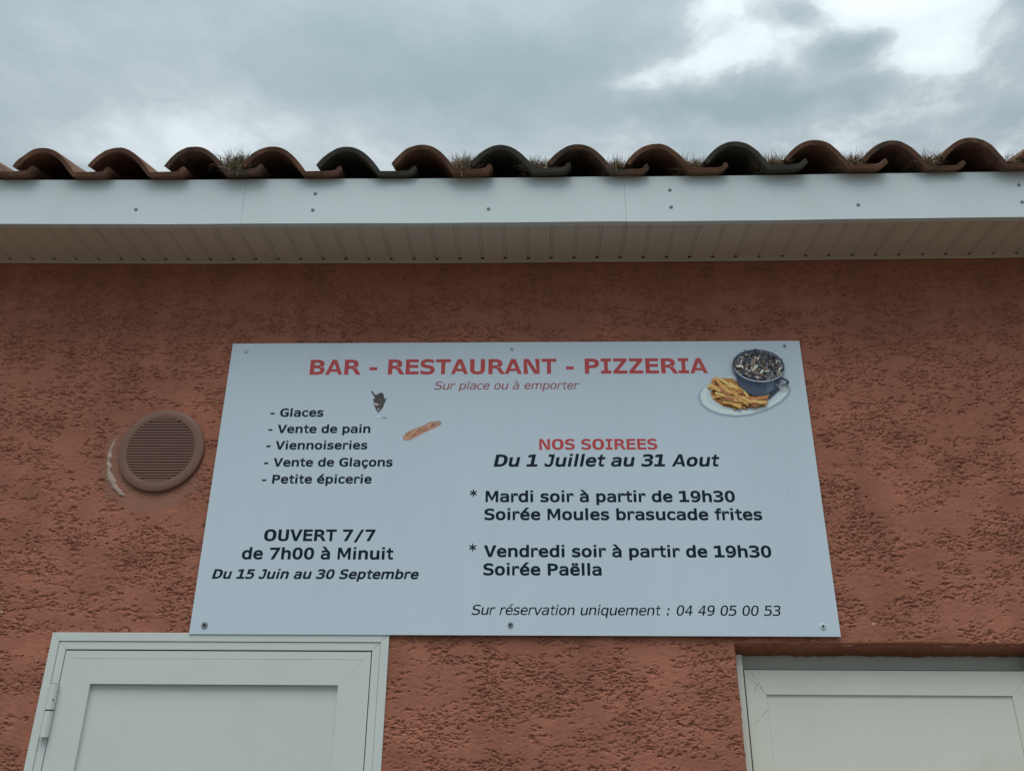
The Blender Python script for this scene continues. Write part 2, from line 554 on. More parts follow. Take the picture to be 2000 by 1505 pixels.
# ---- soffit planks
OV = 0.2595                                  # overhang of the fascia
SP = 0.0842
k0 = -30
plank_x = [1.052 + SP * k for k in range(-31, 32)]
mesh_plank = None
for gx in plank_x:                           # plank from one groove to the next
    a_, b_ = gx + 0.0055, gx + SP - 0.0055
    if a_ < X0 or b_ > X1:
        continue
    if mesh_plank is None:
        w_ = b_ - a_
        c_ = 0.0012
        y0, y1 = -0.236, -0.004
        prof = [(0, 0.012), (0, c_), (c_, 0), (w_ - c_, 0), (w_, c_), (w_, 0.012)]
        mb = MB()
        vv = [(x, y, z) for y in (y0, y1) for x, z in prof]
        ff = [tuple(range(6)), tuple(range(11, 5, -1))] + [((i + 1) % 6, i, i + 6, (i + 1) % 6 + 6) for i in range(6)]
        mb.add(vv, ff)
        mb.box(w_ + 0.0016, w_ + 0.0094, -0.236, -0.030, 0.0002, 0.010)
        mb.box(w_ + 0.0001, w_ + 0.0109, -0.2355, -0.0305, 0.0030, 0.0095)
        o = mb.build('soffit_plank', M_SOFFIT, B)
        mesh_plank = o.data
    else:
        o = bpy.data.objects.new('soffit_plank', mesh_plank)
        COL.objects.link(o)
        o.parent = B
    zc = 1.3335 + zo((a_ + b_) / 2)
    o.location = (a_ - B.location.x, 0, zc + ZB + rnd.uniform(-0.0004, 0.0004))
# black backing painting the shade in the groove-end holes, and the two edge channels
xs_ = [X0 + (X1 - X0) * i / 40 for i in range(41)]


def rail(name, prof, material, z, xs=xs_, bevel=0, parent=None):
    """extrude a y,z profile along x, following the sag"""
    vv, ff = [], []
    n = len(prof)
    for x in xs:
        vv += [(x, y, z + pz + zo(x) + ZB) for y, pz in prof]
    for i in range(len(xs) - 1):
        for j in range(n):
            a, c = i * n + j, i * n + (j + 1) % n
            ff.append((a, c, c + n, a + n))
    ff += [tuple(range(n - 1, -1, -1)), tuple((len(xs) - 1) * n + j for j in range(n))]
    return obj(name, vv, ff, material, parent or B, bevel=bevel)


rail('soffit_hole_shade', [(-0.250, 0.0065), (-0.006, 0.0065), (-0.006, 0.016), (-0.250, 0.016)], M_HOLE, 1.3390)
rail('soffit_wall_channel', [(-0.020, -0.0016), (-0.0035, -0.0016), (-0.0035, 0.0012), (-0.020, -0.0003)], M_SOFFIT, 1.3335)
rail('soffit_wall_channel', [(-0.0055, -0.006), (-0.003, -0.006), (-0.003, -0.002), (-0.0055, -0.002)], M_SOFFIT, 1.3335)

# ---- fascia boards, butted at the two joints seen in the photo
FB = [(X0, 0.0612), (0.0617, 1.3872), (1.3878, X1)]
SCREWS = [(-0.313, 1.398), (0.310, 1.457), (0.308, 1.389), (0.917, 1.387), (1.543, 1.458), (1.543, 1.388),
          (2.177, 1.390), (2.733, 1.465), (2.728, 1.396)]
t_ = 0.0022
prof = [(-OV, 0.0), (-0.2365, 0.0), (-0.2365, t_), (-OV + t_, t_), (-OV + t_, 0.186 - t_), (-0.246, 0.186 - t_),
        (-0.246, 0.186), (-OV, 0.186)]
prof = prof[::-1]
screw_mesh = None
for i, (a_, b_) in enumerate(FB):
    n_ = max(4, int((b_ - a_) / 0.12))
    fb = rail('fascia_board', prof, M_PVC, 1.330 + (0.0006 if i == 1 else 0), [a_ + (b_ - a_) * k / n_ for k in range(n_ + 1)], bevel=0.0007)
    for sx_, sz_ in SCREWS:
        if a_ <= sx_ <= b_:
            if screw_mesh is None:
                mb = MB()
                mb.cyl((0, -0.0015, 0), 'y', 0.0062, 0.0015, 14, )
                mb.cyl((0, -0.0032, 0), 'y', 0.0030, 0.0017, 14, 0.0058)
                o = mb.build('screw_cap', M_CAP, fb, smooth=False)
                screw_mesh = o.data
            else:
                o = bpy.data.objects.new('screw_cap', screw_mesh)
                COL.objects.link(o)
                o.parent = fb
            o.location = (sx_, -OV, sz_ + ZB)
            # fb sits at -B.location inside B, its own vertices are in world numbers
mb = MB()
mb.box(0.045, 0.080, -OV + 0.0026, -0.2565, 1.3365 + ZB, 1.515 + ZB)
mb.box(1.370, 1.405, -OV + 0.0026, -0.2565, 1.3345 + ZB, 1.512 + ZB)
mb.build('fascia_joint', M_PVC, B)

# ---- roof: deck and tiles
SL = R(16.7)
cs_, sn_ = math.cos(SL), math.sin(SL)
roof = empty('roof', (0, 0, 0), B)
dk = MB()
dz0 = 1.498 + ZB
pr = [(-0.235, 0.006), (2.4, 0.006), (2.4, 0.045), (-0.235, 0.045)]
vv = []
for x in (X0, X1):
    for y, zz_ in pr:
        vv.append((x - B.location.x, y, dz0 + zz_ - 0.028 + (y + 0.29) * math.tan(SL)))
dk.add(vv, [(0, 1, 2, 3), (7, 6, 5, 4), (0, 4, 5, 1), (1, 5, 6, 2), (2, 6, 7, 3), (3, 7, 4, 0)])
dk.build('roof_deck', M_DECK, roof, loc=(0, 0, 0))


def hump(u):
    if u <= 0:
        s = min(-u / 0.107, 1)
        return 0.109 - 0.066 * s ** 2.15
    s = min(u / 0.118, 1)
    return 0.0200 + 0.0890 * (0.84 * (1 - s ** 2.4) + 0.16 * (1 + math.cos(math.pi * s)) / 2)


def tile_mesh(seed):
    q = random.Random(seed)
    us = [-0.107 + 0.107 * i / 9 for i in range(9)] + [0.118 * i / 9 for i in range(10)]
    outer = [(u, hump(u)) for u in us] + [(0.16, 0.0200), (0.205, 0.0205), (0.222, 0.0240), (0.230, 0.0350), (0.240, 0.0390)]
    th = 0.0175
    # inner line: offset along the normal
    inner = []
    for i, (u, z) in enumerate(outer):
        a = outer[max(i - 1, 0)]
        c = outer[min(i + 1, len(outer) - 1)]
        du, dz_ = c[0] - a[0], c[1] - a[1]
        L = math.hypot(du, dz_)
        inner.append((u + dz_ / L * th, max(z - du / L * th, 0.0 if i < len(outer) - 3 else 0.004)))
    # break the monotony: crumbled front edge
    n = len(outer)
    ring = outer + inner[::-1]
    ys = [0.0, 0.004, 0.13, 0.27, 0.41]
    vv, ff = [], []
    ph = q.uniform(0, 6)
    for k, y in enumerate(ys):
        for j, (u, z) in enumerate(ring):
            fr = 0.0
            if k == 0:
                fr = 0.0016 * math.sin(u * 60 + ph) + q.uniform(-0.0016, 0.0016) + (0.002 if j >= n else 0)
                z2 = z - (0.0015 if j < n else -0.0012)
            else:
                z2 = z + 0.0008 * math.sin(y * 23 + u * 31 + ph)
            tp = 1 - 0.06 * y / 0.41
            vv.append((u * tp, y + fr, z2))
    m_ = len(ring)
    for k in range(len(ys) - 1):
        for j in range(m_):
            a, c = k * m_ + j, k * m_ + (j + 1) % m_
            ff.append((c, a, a + m_, c + m_))
    for k, rev in ((0, False), (len(ys) - 1, True)):
        for j in range(n - 1):
            a = (k * m_ + j, k * m_ + j + 1, k * m_ + m_ - 2 - j, k * m_ + m_ - 1 - j)
            ff.append(a[::-1] if not rev else a)
    me = bpy.data.meshes.new('roof_tile')
    me.from_pydata(vv, [], ff)
    me.materials.append(M_TILE)
    me.polygons.foreach_set('use_smooth', [True] * len(me.polygons))
    me.update()
    try:
        me.set_sharp_from_angle(angle=R(40))
    except Exception:
        pass
    return me


tm = [tile_mesh(s_) for s_ in range(7)]
peaks = [-1.470, -1.202, -0.932, -0.663, -0.392, -0.117, 0.158, 0.420, 0.684, 0.958, 1.227, 1.498, 1.768, 2.040, 2.309,
         2.571, 2.842, 3.112, 3.382]
WEATH = {0.420: 1.0, 0.958: 1.0, 1.227: 0.55, 1.768: 1.0, -0.117: 0.5, 2.309: 0.42, 2.571: 0.36, 0.158: 0.3, 2.040: 0.25, 0.684: 0.2, 1.498: 0.2}
for row in range(3):
    for i, p in enumerate(peaks):
        o = bpy.data.objects.new('roof_tile', tm[(i * 3 + row) % 7])
        COL.objects.link(o)
        o.parent = roof
        jx = rnd.uniform(-0.003, 0.003)
        yy = row * 0.345
        o.location = (p + (jx if row else 0) - B.location.x, -0.290 + yy * cs_ + rnd.uniform(-0.006, 0.006),
                      1.5065 + ZB + zo(p) + yy * sn_ + 0.019 * (row > 0) + rnd.uniform(-0.001, 0.001))
        o.rotation_euler = (SL, rnd.uniform(-0.018, 0.018), rnd.uniform(-0.022, 0.022))
        o['weather'] = float(WEATH.get(p, rnd.uniform(0.1, 0.3)) if row == 0 else rnd.uniform(0, 0.7))


# ------------------------------------------------------------------ doors
def mitred_frame(mb, x0, x1, z1, w, y0, y1, zb=-ZB + 0.01, gap=0.0004):
    """left post, head, right post, mitred at the upper corners"""
    g = gap
    mb.prism([(x0, zb), (x0 + w, zb), (x0 + w, z1 - w - g), (x0, z1 - g)][::1], y0, y1)
    mb.prism([(x1 - w, zb), (x1, zb), (x1, z1 - g), (x1 - w, z1 - w - g)], y0, y1)
    mb.prism([(x0 + g, z1), (x0 + w + g, z1 - w), (x1 - w - g, z1 - w), (x1 - g, z1)], y0, y1)


def up_z(o):
    o.location.z += ZB
    return o


def hinge(parent, x, zt):
    h = empty('hinge', (0, 0, 0), parent)
    h.location = (x, -0.0145, zt)
    mb = MB()
    mb.cyl((0, 0, -0.0735), 'z', 0.0125, 0.0725, 20)
    mb.cyl((0, 0, -0.150), 'z', 0.0125, 0.073, 20)
    mb.build('hinge_barrel', M_DOOR, parent, smooth=False, bevel=0.001, loc=(x, -0.0145, zt))
    bpy.data.objects.remove(h)
    mb = MB()
    mb.cyl((0, 0, -0.077), 'z', 0.0118, 0.0035, 16)
    mb.cyl((0.0095, -0.0095, -0.045), 'y', 0.0022, 0.003, 10)
    mb.cyl((0, 0, -0.0008), 'z', 0.0118, 0.0012, 16)
    mb.build('hinge_gap_shade', M_HOLE, parent, loc=(x, -0.0145, zt))  # black pieces painting the shade of the barrel gap and screw hole


D1 = empty('door', (0, 0, 0), B)
D1['label'] = 'white door flush with the wall under the sign'
D1.location = (-B.location.x, 0, ZB)
x0, x1, zt = -0.4305, 0.6225, 0.0040
mb = MB()
mitred_frame(mb, x0, x1, zt, 0.0255, -0.0085, 0.004)
mb.build('door_casing', M_DOOR, D1, bevel=0.0010, loc=(0, 0, 0))
mb = MB()
mitred_frame(mb, x0 + 0.0265, x1 - 0.0265, zt - 0.0265, 0.0235, -0.0060, 0.010)
mb.build('door_frame', M_DOOR, D1, bevel=0.0010, loc=(0, 0, 0))
# leaf
lx0, lx1, lz = x0 + 0.053, x1 - 0.053, zt - 0.0535
mb = MB()
mb.prism([(lx0, -ZB + 0.015), (lx0 + 0.0935, -ZB + 0.015), (lx0 + 0.0935, lz - 0.0965), (lx0, lz)], -0.0050, 0.04)
mb.prism([(lx1 - 0.0935, -ZB + 0.015), (lx1, -ZB + 0.015), (lx1, lz), (lx1 - 0.0935, lz - 0.0965)], -0.0050, 0.04)
mb.prism([(lx0, lz), (lx0 + 0.0224, lz - 0.0224), (lx1 - 0.0224, lz - 0.0224), (lx1, lz)], -0.0044, 0.04)
mb.prism([(lx0 + 0.0226, lz - 0.0232), (lx0 + 0.0936, lz - 0.0965), (lx1 - 0.0936, lz - 0.0965), (lx1 - 0.0232, lz - 0.0232)], -0.0050, 0.04)
mb.build('door_leaf', M_DOOR, D1, loc=(0, 0, 0))
mb = MB()
mb.box(lx0 + 0.09, lx1 - 0.09, 0.0085, 0.03, -ZB + 0.10, lz - 0.09)
mb.build('door_panel', M_DOOR, D1, loc=(0, 0, 0))
mb = MB()
mb.box(x0 + 0.02, x1 - 0.02, 0.012, 0.05, -ZB + 0.01, zt - 0.02)
mb.build('door_shade_backing', M_HOLE, D1, loc=(0, 0, 0))  # black sheet behind the door, painting the shade in its gaps
hinge(D1, -0.3868, -0.1475)

D2 = empty('door', (0, 0, 0), B)
D2['label'] = 'ivory door set back in a stucco opening'
D2.location = (-B.location.x, 0, ZB)
mb = MB()
# head and jambs of the frame, in the reveal
mb.box(1.684, 2.606, 0.115, 0.150, -0.1000, -0.0300)
mb.box(1.684, 1.7080, 0.0450, 0.150, -ZB + 0.01, -0.0475)
mb.box(2.5880, 2.606, 0.0450, 0.150, -ZB + 0.01, -0.0475)
mb.box(1.7135, 1.7175, 0.0520, 0.059, -ZB + 0.01, -0.0915)
mb.build('door_frame', M_DOOR2, D2, bevel=0.0012, loc=(0, 0, 0))
mb = MB()
mb.box(1.7085, 1.7130, 0.0560, 0.0595, -ZB + 0.01, -0.0915)
mb.box(1.7085, 2.5870, 0.0700, 0.1140, -0.0912, -0.0885)
mb.build('door_gap_shade', mat('dark gap shade', (0.12, 0.11, 0.10), rough=0.7), D2, loc=(0, 0, 0))  # dark strips painted as the shade of the gaps beside and above the leaf
lx0, lx1, lz = 1.7050, 2.5850, -0.0915
mb = MB()
mitred_frame(mb, lx0, lx1, lz, 0.0710, 0.060, 0.11, zb=-ZB + 0.015, gap=0.0002)
mb.build('door_leaf', M_DOOR2, D2, bevel=0.0008, loc=(0, 0, 0))
mb = MB()
mb.box(lx0 + 0.066, lx1 - 0.066, 0.0655, 0.09, -ZB + 0.1, lz - 0.066)
mb.build('door_panel', M_DOOR2, D2, loc=(0, 0, 0))
mb = MB()
mb.box(1.685, 2.605, 0.152, 0.156, -ZB + 0.01, -0.04)
mb.build('door_shade_backing', M_HOLE, D2, loc=(0, 0, 0))  # black backing, shade painted behind the frame and leaf
# rusty scuffs at the corner of the leaf
mb = MB()


def streak(pts, w, y=0.0597):
    for k in range(len(pts) - 1):
        (ax, az), (bx_, bz) = pts[k], pts[k + 1]
        L = math.hypot(bx_ - ax, bz - az)
        nx_, nz_ = -(bz - az) / L * w / 2, (bx_ - ax) / L * w / 2
        mb.add([(ax + nx_, y, az + nz_), (ax - nx_, y, az - nz_), (bx_ - nx_, y, bz - nz_), (bx_ + nx_, y, bz + nz_)], [(0, 1, 2, 3)])


for _ in range(16):
    x_, z_ = rnd.uniform(1.738, 1.766), rnd.uniform(-0.152, -0.096)
    streak([(x_, z_), (x_ + rnd.uniform(-0.003, 0.003), z_ - rnd.uniform(0.002, 0.006))], rnd.uniform(0.0006, 0.0016))
pp = [(1.773 - 0.008 * k + rnd.uniform(-.001, .001) - 0.0006 * k * k, -0.205 - 0.010 * k) for k in range(5)]
for k in range(0, 4):
    if k != 2:
        streak([pp[k], pp[k + 1]], 0.0009)
mb.build('rust_scuff', M_SCUFF, D2, loc=(0, 0, 0))

# ------------------------------------------------------------------ vent
V = empty('wall_vent', (-0.192, 0, ZB + 0.600))
tag(V, 'round brown plastic vent grille on the stucco left of the sign', 'vent')


def lathe(prof, n=72):
    vv, ff = [], []
    for r_, y in prof:
        for i in range(n):
            a = 2 * math.pi * i / n
            vv.append((r_ * math.cos(a), y, r_ * math.sin(a)))
    for k in range(len(prof) - 1):
        for i in range(n):
            j = (i + 1) % n
            ff.append((k * n + i, k * n + j, (k + 1) * n + j, (k + 1) * n + i))
    return vv, ff


vv, ff = lathe([(0.1445, 0.004), (0.1465, -0.006), (0.1450, -0.0105), (0.1415, -0.0120), (0.1160, -0.0150), (0.1140, -0.0140), (0.1140, -0.002)])
obj('vent_rim', vv, ff, M_VENT, V, smooth=True, loc=(0, 0, 0))
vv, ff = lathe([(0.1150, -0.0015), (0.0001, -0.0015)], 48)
obj('vent_recess_shade', vv, ff, M_HOLE, V, loc=(0, 0, 0))  # black disc painting the shade of the recess behind the slats
NS = 23
for k in range(NS):
    zc = -0.1045 + 0.209 * k / (NS - 1)
    hw = math.sqrt(max(0.1135 ** 2 - zc * zc, 0.0009)) + 0.0006
    mb = MB()
    # a louvre blade sloping outwards and down
    mb.add([(-hw, -0.0150, zc - 0.0040), (hw, -0.0150, zc - 0.0040), (hw, -0.0150, zc + 0.0022), (-hw, -0.0150, zc + 0.0022),
            (-hw, -0.0035, zc + 0.0020), (hw, -0.0035, zc + 0.0020), (hw, -0.0035, zc + 0.0046), (-hw, -0.0035, zc + 0.0046)],
           [(0, 1, 2, 3), (7, 6, 5, 4), (0, 4, 5, 1), (3, 2, 6, 7), (0, 3, 7, 4), (1, 5, 6, 2)])
    mb.build('slat', M_VENT, V, loc=(0, 0, 0))
# crescent caps above and below the slats
for sg in (1, -1):
    z_ = 0.1095
    pts = []
    a0 = math.asin(z_ / 0.1145)
    for i in range(13):
        a = a0 + (math.pi - 2 * a0) * i / 12
        pts.append((0.1145 * math.cos(a), sg * 0.1145 * math.sin(a)))
    if sg < 0:
        pts = pts[::-1]
    MB().prism(pts, -0.0149, -0.004).build('rim_crescent', M_VENT, V, loc=(0, 0, 0))

# pale mortar crescent left over beside the vent (part of the wall)
vv, ff = [], []
n_ = 60
jw = np.convolve(rng.random(n_ + 9), np.ones(5) / 5, 'same') * 2 - 0.5
jr = np.convolve(rng.standard_normal(n_ + 9), np.ones(4) / 4, 'same')
for i in range(n_ + 1):
    a = R(158 + (238 - 158) * i / n_)
    e_ = math.sin(math.pi * i / n_) ** 0.5
    w_ = (0.004 + 0.015 * e_) * (0.35 + 0.95 * float(jw[i + 4]) + 0.25 * rnd.random())
    rc = 0.166 + 0.003 * float(jr[i + 4])
    cx_, cz_ = -0.203, 0.583
    for r_, y_ in ((rc - w_ / 2, 0.001), (rc - w_ / 4, -0.0045 * e_ - 0.0005), (rc + w_ / 5, -0.0058 * e_ - rnd.uniform(0, 0.0012)), (rc + w_ / 2, 0.001)):
        vv.append((cx_ + r_ * math.cos(a), y_, ZB + cz_ + r_ * math.sin(a)))
for i in range(n_):
    for j in range(3):
        a = i * 4 + j
        ff.append((a, a + 1, a + 5, a + 4))
obj('mortar_smear', vv, ff, M_MORTAR, B, smooth=True)

# ------------------------------------------------------------------ the sign
W_, H_ = 2.0, 0.9976
YF = -0.0120                                 # front face
SG = empty('restaurant_sign', (1.0, -0.009, ZB))
tag(SG, 'large white rectangular sign with red and black lettering screwed to the stucco wall', 'sign')
MB().box(-1.0, 1.0, -0.003, 0.0, 0, H_).build('sign_panel', M_SIGN, SG, loc=(0, 0, 0), bevel=0.0004)
MB().box(-0.9985, 0.9985, 0.0001, 0.0012, 0.001, H_ - 0.0015).build('backing_sheet', M_EDGE, SG, loc=(0, 0, 0))
for (sx_, sz_), st in zip(((0.052, 0.968), (0.994, 0.971), (1.946, 0.978), (0.045, 0.027), (0.996, 0.031), (1.950, 0.030)),
                          ('white', 'black', 'grey', 'big', 'grey2', 'white2')):
    mb = MB()
    rr_ = {'white': 0.0085, 'black': 0.0065, 'grey': 0.006, 'big': 0.0105, 'grey2': 0.0092, 'white2': 0.0095}[st]
    mb.cyl((0, -0.0036, 0), 'y', rr_ * 0.80, 0.0034, 20, rr_)
    s_ = mb.build('screw', M_WCAP if st in ('white', 'white2') else (M_STEEL if st in ('big', 'grey2', 'grey') else M_WCAP), SG,
                  loc=(sx_ - 1.0, -0.0030 + 0.0002, sz_))
    MB().cyl((0, -0.0040, 0), 'y', rr_ * 0.42, 0.003, 12).build(
        'screw_socket', M_HOLE if st != 'white' else M_STEEL, s_, loc=(0, 0, 0))

